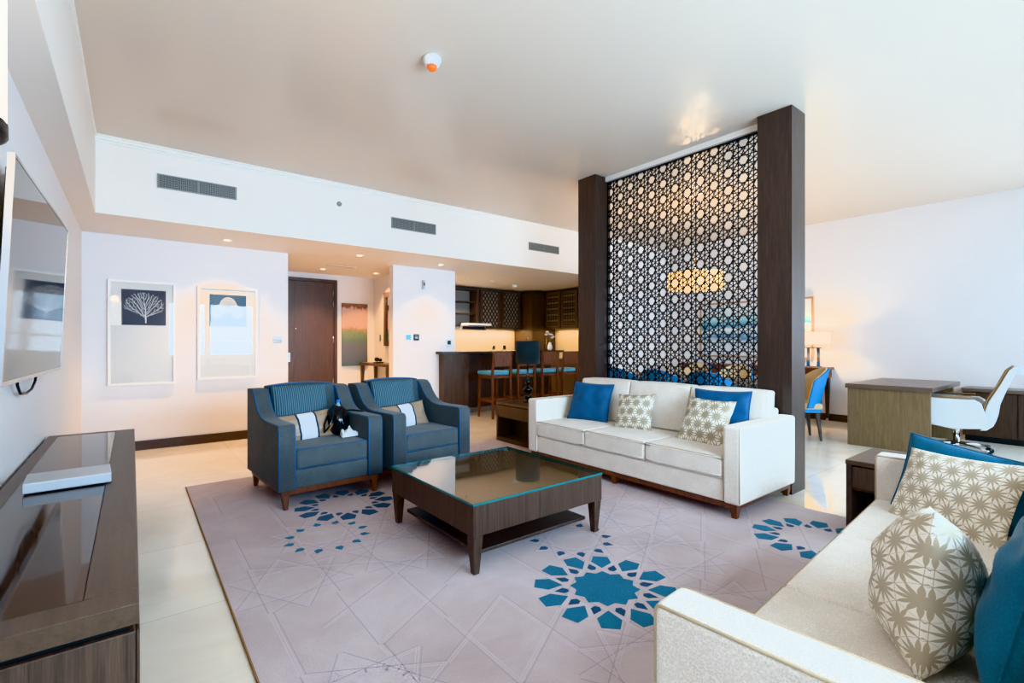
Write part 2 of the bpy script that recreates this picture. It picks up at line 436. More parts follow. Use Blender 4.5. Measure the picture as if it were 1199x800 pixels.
# crown moulding on the soffit face
cr = [(6.0, ZC), (5.945, ZC), (5.945, ZC - .012), (5.962, ZC - .018), (5.97, ZC - .034), (5.99, ZC - .046), (5.99, ZC - .056), (6.0, ZC - .06)]
m = MB().prism(cr, -.275, XR, 'x'); struct(m, 'trim_1', M['frame_white'])
m = MB().box(-.275, -.262, YW, 5.92, ZC - .03, ZC); struct(m, 'trim_2', M['frame_white'])
def skirting(name, *boxes):
    m = MB()
    for b in boxes: m.box(*b, 0, .11)
    struct(m, name, M['base'])
skirting('baseboard_back', (XL + .02, 1.68, YB - .015, YB))
skirting('baseboard_left', (XL, XL + .015, YW, YB - .015))
skirting('baseboard_right', (XR - .015, XR, 1.62, 6.0))
skirting('baseboard_middle', (3.22, 4.04, YB - .015, YB))
skirting('baseboard_dining', (6.98, XR - .015, 5.985, 6.0))
skirting('baseboard_foyer', (2.93, 3.63, 8.835, 8.85), (3.615, 3.63, 7.25, 8.835))
# window wall behind the photographer
wins = [(.72, 2.75), (3.1, 4.85), (5.15, 6.85), (7.05, 8.7)]
WZ0, WZ1 = .9, 2.34
m = MB(); m.box(XL, XR, YW - .15, YW, 0, WZ0); m.box(XL, XR, YW - .15, YW, WZ1, ZC)
xs = [XL] + [v for w in wins for v in w] + [XR]
for a, b in zip(xs[::2], xs[1::2]): m.box(a, b, YW - .15, YW, WZ0, WZ1)
struct(m, 'wall_front', M['wall'])
for i, (a, b) in enumerate(wins):
    m = MB(); f = .05; y0, y1 = YW - .12, YW - .05
    m.box(a, a + f, y0, y1, WZ0, WZ1); m.box(b - f, b, y0, y1, WZ0, WZ1)
    m.box(a + f, b - f, y0, y1, WZ0, WZ0 + f); m.box(a + f, b - f, y0, y1, WZ1 - f, WZ1); m.box(a + f, b - f, y0, y1, 1.30, 1.34)
    xm = a + (b - a) * .44; m.box(xm - .08, xm + .08, y0, y1, WZ0 + f, 1.3); m.box(xm - .08, xm + .08, y0, y1, 1.34, WZ1 - f)
    w = struct(m, 'window_%d' % (i + 1), M['frame_white'])
    MB().box(a + f, b - f, YW - .088, YW - .082, WZ0 + f, WZ1 - f).build('pane', M['pane'], w)

# ------------------------------------------------------------------ entrance door
d = thing('door_1', None, None, (0, 0, 0)); d['kind'] = 'structure'
dx0, dx1, dz = 1.94, 2.86, 2.335
m = MB(); m.box(dx0 - .06, dx0, 8.80, 8.849, 0, dz + .055); m.box(dx1, dx1 + .055, 8.80, 8.849, 0, dz + .055); m.box(dx0, dx1, 8.80, 8.849, dz, dz + .055)
m.build('door_frame', M['door_frame'], d)
lf = MB().box(dx0 + .003, dx1 - .003, 8.815, 8.847, .006, dz - .003).build('door_leaf', M['door'], d)
m = MB(); m.box(2.19, 2.20, 8.812, 8.8148, .01, dz - .01); m.build('inlay_strip', M['door_frame'], lf)
m = MB(); m.box(2.065, 2.12, 8.803, 8.8145, .93, 1.09, .004); m.tube([(2.09, 8.80, 1.02), (2.09, 8.765, 1.02), (1.99, 8.765, 1.02)], .011); m.build('door_handle', M['steel'], lf)
MB().tube([(2.215, 8.8145, 1.5), (2.215, 8.806, 1.5)], .018, 14).build('peephole', M['steel'], lf)
for z in (.5, 1.25, 1.9, 2.1): MB().tube([(2.845, 8.806, z), (2.845, 8.806, z + .12)], .008, 8).build('hinge', M['steel'], d)

# ------------------------------------------------------------------ pictures on the back wall
def framed_print(x0, x1, z0, z1, px0, px1, pz0, pz1, label, paper, ink):
    t = thing('framed_print', label, 'picture', ((x0 + x1) / 2, YB, z0), 0, 'coral prints on the back wall')
    W = (x1 - x0) / 2; Hh = z1 - z0; f = .028; dpt = .045; ox = (x0 + x1) / 2
    m = MB()
    m.box(-W, -W + f, -dpt, -.002, 0, Hh, .003); m.box(W - f, W, -dpt, -.002, 0, Hh, .003); m.box(-W + f, W - f, -dpt, -.002, 0, f, .003); m.box(-W + f, W - f, -dpt, -.002, Hh - f, Hh, .003)
    m.build('frame', M['frame_white'], t)
    MB().box(-W + f, W - f, -.022, -.004, f, Hh - f).build('mat_board', M['mat_board'], t)
    m = MB(); m.box(px0 - ox, px1 - ox, -.0245, -.0222, pz0 - z0, pz1 - z0)
    for a, b, w0, w1 in ink:
        A = Vector((a[0] * (px1 - px0) + px0 - ox, 0, a[1] * (pz1 - pz0) + pz0 - z0)); B = Vector((b[0] * (px1 - px0) + px0 - ox, 0, b[1] * (pz1 - pz0) + pz0 - z0))
        dd = (B - A)
        if dd.length < 1e-5: continue
        dd.normalize(); nn = Vector((dd.z, 0, -dd.x))
        y = -.0249
        m.poly([(A + nn * w0 + Vector((0, y, 0))), (B + nn * w1 + Vector((0, y, 0))), (B - nn * w1 + Vector((0, y, 0))), (A - nn * w0 + Vector((0, y, 0)))], 1)
    m.build('print', [paper, M['coral']], t)
    MB().box(-W + f, W - f, -.0372, -.0345, f, Hh - f).build('glass', M['pic_glass'], t)
    return t
random.seed(11)
fan = []
att = []
while len(att) < 950:
    x_, z_ = random.uniform(.03, .97), random.uniform(.12, .95)
    e_ = ((x_ - .5) / .47) ** 2 + ((z_ - .56) / .38) ** 2
    if e_ < 1 - .25 * random.random() and z_ > .2 + abs(x_ - .54) * .55: att.append((x_, z_))
nodes = [(.54, .15)]; par = [-1]; kids = [0]
near = [(0, math.hypot(a[0] - .54, a[1] - .15)) for a in att]
for it in range(90):
    pull = {}
    for a, (k, d_) in zip(att, near):
        v = pull.setdefault(k, [0, 0]); v[0] += (a[0] - nodes[k][0]) / max(d_, 1e-6); v[1] += (a[1] - nodes[k][1]) / max(d_, 1e-6)
    new = []
    for k, v in pull.items():
        L_ = math.hypot(*v) or 1
        nodes.append((nodes[k][0] + .02 * v[0] / L_ + random.uniform(-.003, .003), nodes[k][1] + .02 * v[1] / L_)); par.append(k); new.append(len(nodes) - 1)
    for q in range(len(att)):
        for k in new:
            d_ = math.hypot(att[q][0] - nodes[k][0], att[q][1] - nodes[k][1])
            if d_ < near[q][1]: near[q] = (k, d_)
    keep = [q for q in range(len(att)) if near[q][1] > .0165]
    att = [att[q] for q in keep]; near = [near[q] for q in keep]
    if not att or len(nodes) > 2500: break
wt = [1.0] * len(nodes)
for k in range(len(nodes) - 1, 0, -1): wt[par[k]] += wt[k]
for k in range(1, len(nodes)):
    w_ = .0017 + .0002 * wt[k] ** .5; fan.append((nodes[par[k]], nodes[k], w_, w_))
fan.append(((.54, .06), (.54, .15), .007, .006))
framed_print(-.22, .414, .765, 1.975, -.1, .314, 1.46, 1.872, 'white framed print of a fan shaped white coral on navy', M['navy'], fan)
dome = []
for cx, cz, rx, rz_, base in ((.5, .55, .24, .36, .2), (.22, .35, .16, .3, .05), (.78, .35, .16, .3, .05)):
    for i in range(11):
        a = pi * (i + .5) / 11
        e = (cx + rx * cos(a), cz + rz_ * sin(a)); dome.append(((cx, cz - .12), e, .0015, .003))
        a2 = pi * (i + 1.5) / 11
        for k in (.55, .8, 1.0):
            dome.append(((cx + rx * k * cos(a), cz + (rz_) * k * sin(a)), (cx + rx * k * cos(a2), cz + rz_ * k * sin(a2)), .004, .004))
framed_print(.632, 1.298, .795, 1.965, .758, 1.167, 1.463, 1.868, 'white framed print of domed white coral on blue, right of the fan coral', M['navy2'], dome)

t = thing('switch_plate', 'pale grey square switch plate beside the coral pictures near the foyer', 'light switch', (1.545, YB, 1.3))
MB().box(-.055, .055, -.01, -.001, -.045, .045, .003).build('plate', M['grey_plastic'], t)
MB().box(-.045, .045, -.013, -.0102, -.003, .035, .001).build('button', M['silver_plastic'], t)

# ------------------------------------------------------------------ vents, detectors, downlights
def vent(x0, x1, z0, z1, label):
    t = thing('ceiling_vent', label, 'air vent', (x0, 6.0, z0), 0, 'air vents along the soffit')
    W, Hh = x1 - x0, z1 - z0; f = .012; m = MB()
    m.box(0, W, -.014, -.002, 0, f); m.box(0, W, -.014, -.002, Hh - f, Hh); m.box(0, f, -.014, -.002, f, Hh - f); m.box(W - f, W, -.014, -.002, f, Hh - f); m.box(W / 2 - .006, W / 2 + .006, -.014, -.002, f, Hh - f)
    m.build('frame', M['grille'], t)
    MB().box(f, W - f, -.004, -.001, f, Hh - f).build('backing', M['grille_dark'], t)
    m = MB(); n = int(W / .016)
    for i in range(1, n): x = W * i / n; m.box(x - .003, x + .003, -.012, -.0045, f, Hh - f)
    for i in range(1, 7): z = f + (Hh - 2 * f) * i / 7; m.box(f, W - f, -.0135, -.0122, z - .0025, z + .0025)
    m.build('grille', M['grille'], t)
vent(.195, .895, 2.815, 2.955, 'grey air vent grille on the white soffit above the coral pictures')
vent(2.694, 3.361, 2.78, 2.925, 'grey air vent grille in the middle of the white soffit')
vent(5.084, 5.758, 2.778, 2.905, 'grey air vent grille on the soffit above the kitchen')
t = thing('wall_sensor', 'small round grey sensor on the soffit between two vents', 'sensor', (2.009, 6.0, 2.974))
MB().lathe([(.03, 0), (.03, .012), (.022, .02), (0, .022)], n=18).build('body', M['grille'], t); t.rotation_euler = (R(90), 0, 0)
t.location.y = 5.999
def detector(name, label, x, y, z, r, lens):
    t = thing(name, label, 'smoke detector', (x, y, z))
    MB().lathe([(r, -.001), (r, -.02), (r * .82, -.045), (r * .55, -.055), (0, -.055)], n=28).build('housing', M['white_plastic'], t)
    if lens: MB().lathe([(r * .55, -.0555), (r * .5, -.075), (r * .3, -.088), (0, -.092)], n=24).build('lens', lens, t)
detector('smoke_detector', 'white round ceiling detector with an orange underside', 1.625, 2.95, ZC, .062, M['orange'])
detector('smoke_detector', 'plain white detector on the low kitchen ceiling', 6.35, 7.95, ZS, .055, None)
spots = [(.889, 6.62, 'lit recessed downlight above the coral pictures'), (2.503, 6.625, 'lit recessed downlight in the soffit before the entrance foyer'),
         (3.803, 6.626, 'lit recessed downlight in front of the white wall with the panels'), (2.485, 8.22, 'lit recessed downlight closest to the entrance door'),
         (3.369, 8.144, 'lit recessed downlight above the foyer console')]
sp0 = None
for x, y, lb in spots:
    if sp0 is None:
        sp0 = thing('downlight', lb, 'downlight', (x, y, ZS), 0, 'lit recessed downlights')
        MB().lathe([(.036, -.001), (.055, -.001), (.055, -.006), (.05, -.009), (.036, -.006), (.036, -.001)], n=24).build('trim_ring', M['white_plastic'], sp0)
        MB().lathe([(.036, -.0012), (.03, -.004), (0, -.005)], n=20).build('lens', M['bulb'], sp0)
    else: dup(sp0, (x, y, ZS), 0, lb)
t = thing('slot_diffuser', 'thin dark slot in the foyer ceiling', 'air slot', (2.62, 7.75, ZS))
MB().box(-.25, .25, -.02, .02, -.006, -.001).build('slot_frame', M['white_plastic'], t); MB().box(-.23, .23, -.009, .009, -.008, -.0062).build('slot', M['grille_dark'], t)
for i, (x, y, lb) in enumerate(((5.35, 7.2, 'unlit dark recessed spot nearest the soffit edge over the bar'), (5.6, 7.75, 'unlit dark recessed spot deep in the kitchen ceiling'), (5.0, 7.75, 'unlit dark recessed spot by the kitchen hood side'))):
    t = thing('recessed_spot', lb, 'downlight', (x, y, ZS), 0, 'dark spots in the kitchen ceiling')
    MB().lathe([(.03, -.001), (.048, -.001), (.048, -.006), (.03, -.006), (.03, -.001)], n=20).build('trim_ring', M['white_plastic'], t)
    MB().lathe([(.03, -.0012), (0, -.003)], n=16).build('lens', M['grille_dark'], t)

# ------------------------------------------------------------------ foyer
t = thing('landscape_painting', 'tall unframed painting of a misty hillside beside the entrance door', 'painting', (3.245, 8.849, .83))
MB().box(-.24, .24, -.035, -.001, 0, 1.155).build('canvas', M['paint_foyer'], t)
t = thing('foyer_console', 'narrow brown console table under the foyer mirror', 'console table', (3.45, 8.1, 0))
MB().box(-.16, .165, -.62, .6, .85, .9, .004).build('tabletop', M['walnut_h'], t)
for sx in (-.125, .125):
    for sy in (-.57, .55): MB().taper((sx * 1.05, sy, 0), .016, (sx, sy, .849), .03).build('leg', M['walnut'], t)
t = thing('ornament', 'small black ornament on the foyer console', 'ornament', (3.38, 8.05, .9))
MB().box(-.07, .07, -.06, .06, 0, .025, .006).build('base', M['gloss_black'], t)
m = MB(); m.lathe([(0, .026), (.035, .04), (.045, .07), (.03, .1), (0, .105)], (-.03, 0, 0), 16); m.lathe([(0, .026), (.03, .035), (.035, .06), (.02, .08), (0, .085)], (.04, .02, 0), 16); m.build('body', M['gloss_black'], t)
t = thing('wall_mirror', 'dark framed mirror hanging on the foyer side wall', 'mirror', (3.629, 7.9, 1.2))
m = MB(); f = .09
m.box(-.04, -.001, -.42, .42, 0, f); m.box(-.04, -.001, -.42, .42, .97 - f, .97); m.box(-.04, -.001, -.42, -.42 + f, f, .97 - f); m.box(-.04, -.001, .42 - f, .42, f, .97 - f)
m.build('frame', M['espresso'], t); MB().box(-.02, -.002, -.42 + f, .42 - f, f, .97 - f).build('mirror_glass', M['mirror'], t)
t = thing('light_switch', 'small switch on the foyer side wall beside the mirror', 'light switch', (3.629, 8.55, 1.35)); MB().box(-.012, -.001, -.035, .035, -.06, .06, .003).build('plate', M['steel'], t)

# items on the middle wall
t = thing('thermostat', 'white thermostat with a glowing cyan display on the middle wall', 'thermostat', (3.47, YB, 1.345))
MB().box(-.055, .055, -.018, -.001, -.05, .05, .004).build('housing', M['white_plastic'], t); MB().box(-.035, .042, -.0205, -.0182, -.035, .038).build('display', M['cyan'], t)
t = thing('control_panel', 'small black control panel right of the cyan thermostat', 'control panel', (3.62, YB, 1.345))
MB().box(-.048, .048, -.014, -.001, -.05, .05, .003).build('housing', M['black'], t)
m = MB(); m.box(-.025, .025, -.0155, -.0142, -.015, -.003); m.box(-.025, .025, -.0155, -.0142, .015, .022); m.build('button', M['silver_plastic'], t)
t = thing('wall_socket', 'dark square socket low on the middle wall above the bar end', 'socket', (4.23, YB, 1.26))
MB().box(-.05, .05, -.012, -.001, -.05, .05, .003).build('plate', M['steel'], t); MB().box(-.035, .035, -.014, -.0122, -.035, .035).build('insert', M['black'], t)
t = thing('motion_sensor', 'small white sensor bracket high on the middle wall', 'sensor', (3.74, YB, 2.2))
m = MB(); m.box(-.015, .015, -.05, -.001, -.06, .08, .004); m.build('bracket', M['silver_plastic'], t); MB().box(.016, .11, -.03, -.012, -.055, -.04, .003).build('arm', M['white_plastic'], t); MB().box(-.012, .012, -.056, -.0505, -.01, .04, .002).build('lens', M['black'], t)

# ------------------------------------------------------------------ kitchen
t = thing('bar_counter', 'dark brown breakfast bar with a stone top and lighter end panel', 'bar counter', (0, 0, 0))
m = MB(); m.box(3.98, 4.352, 6.88, 7.098, 1.07, 1.11); m.box(4.362, 6.75, 6.88, 7.5, 1.07, 1.11); m.box(4.352, 4.362, 6.88, 7.098, 1.07, 1.11); m.build('countertop', M['stone'], t)
m = MB(); m.box(4.04, 4.355, 6.93, 7.096, .1, 1.069); m.box(4.362, 4.52, 6.93, 7.45, .1, 1.069); m.box(4.355, 4.362, 6.93, 7.096, .1, 1.069); m.build('end_panel', M['walnut'], t)
MB().box(4.521, 6.7, 7.2, 7.45, .1, 1.069).build('recessed_front', M['espresso'], t)
m = MB(); m.box(4.1, 4.35, 6.98, 7.095, 0, .099); m.box(4.4, 6.68, 7.25, 7.42, 0, .099); m.build('plinth', M['steel'], t)
t = thing('unseen_base_cabinets', 'unseen run of dark base cabinets added under the kitchen backsplash', 'cabinet', (0, 0, 0))  # hidden by the bar; added for plausible light in the kitchen
MB().box(4.45, 7.24, 8.5, 9.09, .0, .87).build('carcass', M['espresso'], t); MB().box(4.45, 7.24, 8.47, 9.09, .871, .9).build('worktop', M['stone'], t)
m = MB().box(4.4, 7.245, 9.082, 9.098, .901, 1.57); o = m.build('backsplash', M['backsplash']); tag(o, 'cream backsplash glowing under the kitchen wall cabinets', 'backsplash')
t = thing('open_shelf_unit', 'dark open shelf unit left of the lattice cabinet doors', 'shelf', (0, 0, 0))
m = MB(); m.box(5.0, 5.05, 8.75, 9.08, 1.6, 2.44); m.box(5.93, 5.98, 8.75, 9.08, 1.6, 2.44); m.box(5.05, 5.93, 9.06, 9.08, 1.6, 2.44); m.box(5.05, 5.93, 8.75, 9.06, 2.41, 2.44); m.box(5.05, 5.93, 8.75, 9.06, 1.6, 1.63); m.build('carcass', M['espresso'], t)
for z in (1.88, 2.14): MB().box(5.051, 5.929, 8.77, 9.059, z, z + .022).build('shelf', M['espresso'], t)
MB().box(5.051, 5.929, 9.04, 9.059, 1.63, 2.41).build('back_panel', plain('shelf_back_grey', '8c8279', .5), t)
t = thing('range_hood', 'slim stainless cooker hood under the open shelves', 'cooker hood', (0, 0, 0))
MB().box(5.36, 6.0, 8.5, 8.745, 1.525, 1.625, .004).build('body', M['steel'], t); MB().box(5.52, 6.12, 8.47, 8.745, 1.63, 1.675, .003).build('visor', M['white_plastic'], t); MB().box(5.40, 5.96, 8.494, 8.4998, 1.545, 1.605).build('control_strip', M['black'], t)
t = thing('wall_cabinet', 'dark wall cabinet with two lattice patterned doors', 'cabinet', (0, 0, 0))
MB().box(5.985, 7.2, 8.78, 9.08, 1.575, 2.44).build('carcass', M['espresso'], t)
for a, b in ((6.02, 6.59), (6.61, 7.18)):
    m = MB(); f = .075
    m.box(a, a + f, 8.755, 8.778, 1.58, 2.435); m.box(b - f, b, 8.755, 8.778, 1.58, 2.435); m.box(a + f, b - f, 8.755, 8.778, 1.58, 1.62); m.box(a + f, b - f, 8.755, 8.778, 2.39, 2.435)
    dr = m.build('door', M['espresso'], t); MB().box(a + f, b - f, 8.765, 8.776, 1.62, 2.39).build('lattice_panel', M['lattice_glass'], dr)
    hx = b - .03 if a < 6.3 else a + .03
    MB().tube([(hx, 8.735, 1.63), (hx, 8.735, 1.75)], .007).build('handle', M['steel'], dr)
t = thing('tall_cabinet', 'tall dark cabinet filling the kitchen corner with slim steel handles', 'cabinet', (0, 0, 0))
MB().box(7.25, 7.99, 8.45, 9.08, .0, 2.44).build('carcass', M['espresso'], t)
m = MB().box(7.255, 7.62, 8.428, 8.449, .1, 2.43); dr = m.build('door', M['espresso'], t)
m = MB().box(7.63, 7.985, 8.428, 8.449, .1, 2.43); dr2 = m.build('door', M['door_frame'], t)
MB().tube([(7.66, 8.405, 1.6), (7.66, 8.405, 1.85)], .008).build('handle', M['steel'], dr2); MB().tube([(7.66, 8.405, 1.05), (7.66, 8.405, 1.38)], .008).build('handle', M['steel'], dr2)
t = thing('side_wall_cabinet', 'dark wall cabinet at the right edge of the kitchen', 'cabinet', (0, 0, 0))
MB().box(7.66, 7.99, 6.3, 8.42, 1.575, 2.44).build('carcass', M['espresso'], t)
for y0, y1 in ((6.32, 6.83), (6.85, 7.35), (7.37, 7.88), (7.9, 8.4)):
    dr = MB().box(7.638, 7.659, y0, y1, 1.58, 2.435).build('door', M['espresso'], t); MB().box(7.632, 7.6375, y0 + .07, y1 - .07, 1.64, 2.38).build('lattice_panel', M['lattice_glass'], dr)
t = thing('side_base_cabinet', 'dark base cabinet along the right kitchen wall', 'cabinet', (0, 0, 0))
MB().box(7.42, 7.99, 6.3, 8.42, 0, .87).build('carcass', M['espresso'], t); MB().box(7.4, 7.99, 6.3, 8.42, .871, .9).build('worktop', M['stone'], t)
o = MB().box(7.982, 7.998, 6.3, 8.44, .901, 1.574).build('side_backsplash', M['backsplash']); tag(o, 'cream backsplash glowing at the right edge of the kitchen', 'backsplash')
for i, x in enumerate((6.62, 6.93)):
    t = thing('power_socket', ('left' if i == 0 else 'right') + ' one of two sockets on the glowing kitchen backsplash', 'socket', (x, 9.081, 1.15))
    MB().box(-.045, .045, -.012, -.001, -.05, .05, .003).build('plate', M['steel'], t); MB().box(-.025, .025, -.014, -.0122, -.03, .03).build('insert', M['black'], t)
t = thing('orchid_vase', 'pale flowers in a small vase on the right end of the bar', 'flowers', (6.62, 7.15, 1.11))
MB().lathe([(.03, 0), (.05, .03), (.045, .09), (.025, .14), (.03, .16), (0, .155)], n=18).build('vase', M['white_plastic'], t)
m = MB(); m.tube([(0, 0, .15), (-.02, -.01, .25), (-.06, -.02, .33)], .006); m.tube([(0, 0, .15), (.03, 0, .24), (.05, .01, .3)], .006); m.build('stem', M['leaf'], t)
m = MB()
for c in ((-.09, -.02, .36), (-.05, -.03, .32), (-.1, 0, .31), (.06, .02, .31), (.09, 0, .27), (.04, -.02, .25)):
    m.lathe([(0, -.022), (.028, -.012), (.035, .008), (.02, .024), (0, .026)], c, 9)
m.build('blossom', M['petal'], t)

# bar stools
st = None
for i, (x, lb) in enumerate(((4.83, 'turquoise seated bar stool farthest left, nearest the end panel of the bar'), (5.37, 'turquoise seated bar stool standing behind the black table lamp'),
                             (5.92, 'turquoise seated bar stool second from the right at the bar'), (6.43, 'turquoise seated bar stool farthest right at the bar, next to the dark pillar'))):
    if st is None:
        st = thing('bar_stool', lb, 'bar stool', (x, 6.6, 0), 0, 'bar stools along the counter')
        shade(MB().box(-.21, .21, -.19, .22, .715, .785, .025, 4).build('seat', M['stool_seat'], st))
        m = MB(); m.box(-.2, .2, -.2, .2, .665, .714, .004); m.build('seat_frame', M['red_wood'], st)
        for sx in (-1, 1):
            m = MB(); m.taper((sx * .19, -.215, 0), .017, (sx * .185, -.2, .75), .019); m.taper((sx * .185, -.2, .74), .019, (sx * .185, -.235, 1.1), .016); m.build('leg', M['red_wood'], st)
            MB().taper((sx * .19, .19, 0), .016, (sx * .18, .18, .664), .02).build('leg', M['red_wood'], st)
        m = MB(); m.box(-.168, .168, -.24, -.215, .86, 1.1, .005); m.build('backrest', M['red_wood'], st)
        m = MB(); m.box(-.172, .172, .172, .2, .27, .31); m.box(-.172, .172, -.218, -.195, .3, .335)
        for sx in (-1, 1): m.box(sx * .187 - .01, sx * .187 + .01, -.19, .17, .27, .305)
        m.build('footrest', M['red_wood'], st)
    else: dup(st, (x, 6.6, 0), 0, lb)

# ------------------------------------------------------------------ lattice room divider
t = thing('lattice_room_divider', 'tall dark pierced lattice screen between two square pillars behind the cream sofa', 'room divider', (0, 0, 0))
MB().box(4.265, 4.53, 1.68, 1.96, 0, ZC - .002).build('pillar', M['espresso'], t)
MB().box(4.225, 4.49, 3.79, 4.06, 0, ZC - .002).build('pillar', M['espresso'], t)
MB().box(4.40, 4.49, 1.962, 3.788, 3.165, ZC - .002).build('header', M['soffit'], t)
sy0, sy1, sz0, sz1, sx = 1.965, 3.785, .02, 3.162, 4.445
m = MB()
for (a, b, c, e) in ((sy0, sy1, sz1 - .018, sz1), (sy0, sy1, sz0, sz0 + .05), (sy0, sy0 + .006, sz0 + .05, sz1 - .018), (sy1 - .012, sy1, sz0 + .05, sz1 - .018)):
    m.box(sx - .014, sx + .014, a, b, c, e)
fr = m.build('screen_frame', M['gloss_black'], t)
def clip(p, q, lo, hi):
    t0, t1 = 0., 1.; d = (q[0] - p[0], q[1] - p[1])
    for i in range(2):
        if abs(d[i]) < 1e-9:
            if p[i] < lo[i] or p[i] > hi[i]: return None
            continue
        a, b = (lo[i] - p[i]) / d[i], (hi[i] - p[i]) / d[i]
        if a > b: a, b = b, a
        t0, t1 = max(t0, a), min(t1, b)
    if t0 >= t1: return None
    return (p[0] + d[0] * t0, p[1] + d[1] * t0), (p[0] + d[0] * t1, p[1] + d[1] * t1)
bm = bmesh.new(); aS = .1655; cS = aS * math.sqrt(3) / 2; RD = aS / 2; hw, hd = .0029, .006
lo, hi = (sy0 + .006, sz0 + .05), (sy1 - .012, sz1 - .018)
def bar(p, q, j):
    r = clip(p, q, lo, hi)
    if not r: return
    p, q = r; d = Vector((q[0] - p[0], q[1] - p[1])); L = d.length
    if L < .003: return
    d /= L; n = Vector((-d.y, d.x)) * hw; x0, x1 = sx - hd + j, sx + hd + j
    vs = []
    for x in (x0, x1):
        for s, e in ((1, p), (-1, p), (-1, q), (1, q)): vs.append(bm.verts.new((x, e[0] + n.x * s, e[1] + n.y * s)))
    for f in ((0, 1, 2, 3), (7, 6, 5, 4), (0, 3, 7, 4), (1, 5, 6, 2), (3, 2, 6, 7), (0, 4, 5, 1)): bm.faces.new([vs[k] for k in f])
# six families of straight lines: tangent to the round openings, spaced to suit the hexagonal layout
for k in range(6):
    a = k * pi / 6; n = (cos(a), sin(a)); tau = (-sin(a), cos(a)); base = 2.17 * n[0] + 2.95 * n[1]
    step, q = (cS, .575 * RD) if k % 2 == 0 else (RD, .5 * RD)
    for r in range(-45, 46):
        for sg in ((-1, 1) if k % 2 == 0 else (1,)):
            dd = base + r * step + sg * q
            bar((dd * n[0] - 9 * tau[0], dd * n[1] - 9 * tau[1]), (dd * n[0] + 9 * tau[0], dd * n[1] + 9 * tau[1]), k * .0006)
bmesh.ops.recalc_face_normals(bm, faces=bm.faces)
mm = MB(); mm.bm.free(); mm.bm = bm; mm.build('lattice_panel', M['gloss_black'], t)

# ------------------------------------------------------------------ left wall: console, television, floor lamp
CZ = .65
t = thing('media_console', 'long low dark wood media console with a glass inlaid top along the left wall', 'media console', (0, 0, 0))
m = MB(); m.box(-.425, .012, 1.41, 1.50, CZ - .05, CZ, .003); m.box(-.425, .012, 4.23, 4.29, CZ - .05, CZ, .003); m.box(-.09, .012, 1.50, 4.23, CZ - .05, CZ, .003); m.box(-.425, -.375, 1.50, 4.23, CZ - .05, CZ, .003); m.build('top_frame', M['walnut_h'], t)
MB().box(-.374, -.091, 1.501, 4.229, CZ - .045, CZ - .001).build('glass_inlay', M['black_glass'], t)
MB().box(-.41, -.006, 1.43, 4.275, CZ - .066, CZ - .0505).build('shadow_gap', M['black'], t)
MB().box(-.42, .006, 1.415, 4.285, .08, CZ - .0665, .003).build('carcass', M['walnut'], t)
MB().box(-.40, -.02, 1.45, 4.26, 0, .0795).build('plinth', M['black'], t)
for i in range(4): MB().box(.0065, .014, 1.425 + i * .715, 1.425 + i * .715 + .705, .09, CZ - .07, .002).build('drawer', M['walnut'], t)
tb = thing('set_top_box', 'flat silver grey media box lying on the glass console top', 'media box', (-.21, 2.78, CZ), R(3))
MB().box(-.135, .135, -.1, .1, .004, .045, .004).build('housing', M['silver_plastic'], tb)
MB().box(-.133, .133, -.103, -.1005, .01, .04).build('front_panel', M['grey_plastic'], tb)
m = MB()
for sx_ in (-.11, .11):
    for sy_ in (-.08, .08): m.lathe([(.01, 0), (.01, .0038)], (sx_, sy_, 0), 10)
m.build('rubber_foot', M['black'], tb)

t = thing('television', 'large flat television mounted on the left wall above the console', 'television', (-.367, 3.47, 1.535))
bw, bh = .81, .455
m = MB(); f = .012
m.box(-.016, .006, -bw, bw, -bh, -bh + f * 1.6); m.box(-.016, .006, -bw, bw, bh - f, bh); m.box(-.016, .006, -bw, -bw + f, -bh + f * 1.6, bh - f); m.box(-.016, .006, bw - f, bw, -bh + f * 1.6, bh - f)
m.build('bezel', M['steel'], t)
MB().box(-.012, .004, -bw + f, bw - f, -bh + f * 1.6, bh - f).build('screen', M['tv_glass'], t)
MB().box(-.03, -.0165, -bw + .06, bw - .06, -bh + .06, bh - .04, .006).build('rear_housing', M['black'], t)
MB().tube([(-.022, -.35, -.42), (-.022, -.33, -.48), (-.022, -.25, -.525), (-.022, -.1, -.535), (-.022, .03, -.525), (-.022, .12, -.49), (-.022, .15, -.44)], .006).build('cable', M['black'], t)
t.rotation_euler = (0, R(2.4), R(-1.0))

t = thing('floor_lamp', 'floor lamp with a tall glowing white shade at the left edge, before the console', 'floor lamp', (-.287, 1.165, 0))
MB().lathe([(.115, 0), (.115, .015), (.1, .022), (.015, .03), (.015, .04)], n=32).build('base', M['gloss_black'], t)
MB().tube([(0, 0, .03), (0, 0, 1.62)], .011, 12).build('pole', M['steel'], t)
m = MB(); m.lathe([(.12, 1.62), (.12, 2.12), (.117, 2.12), (.117, 1.62), (.12, 1.62)], n=40); m.build('lamp_shade', M['shade_white'], t)
MB().lathe([(.116, 1.595), (.122, 1.6), (.122, 1.6195), (.03, 1.6195), (.014, 1.59), (.116, 1.595)], n=32).build('shade_fitting', M['black'], t)

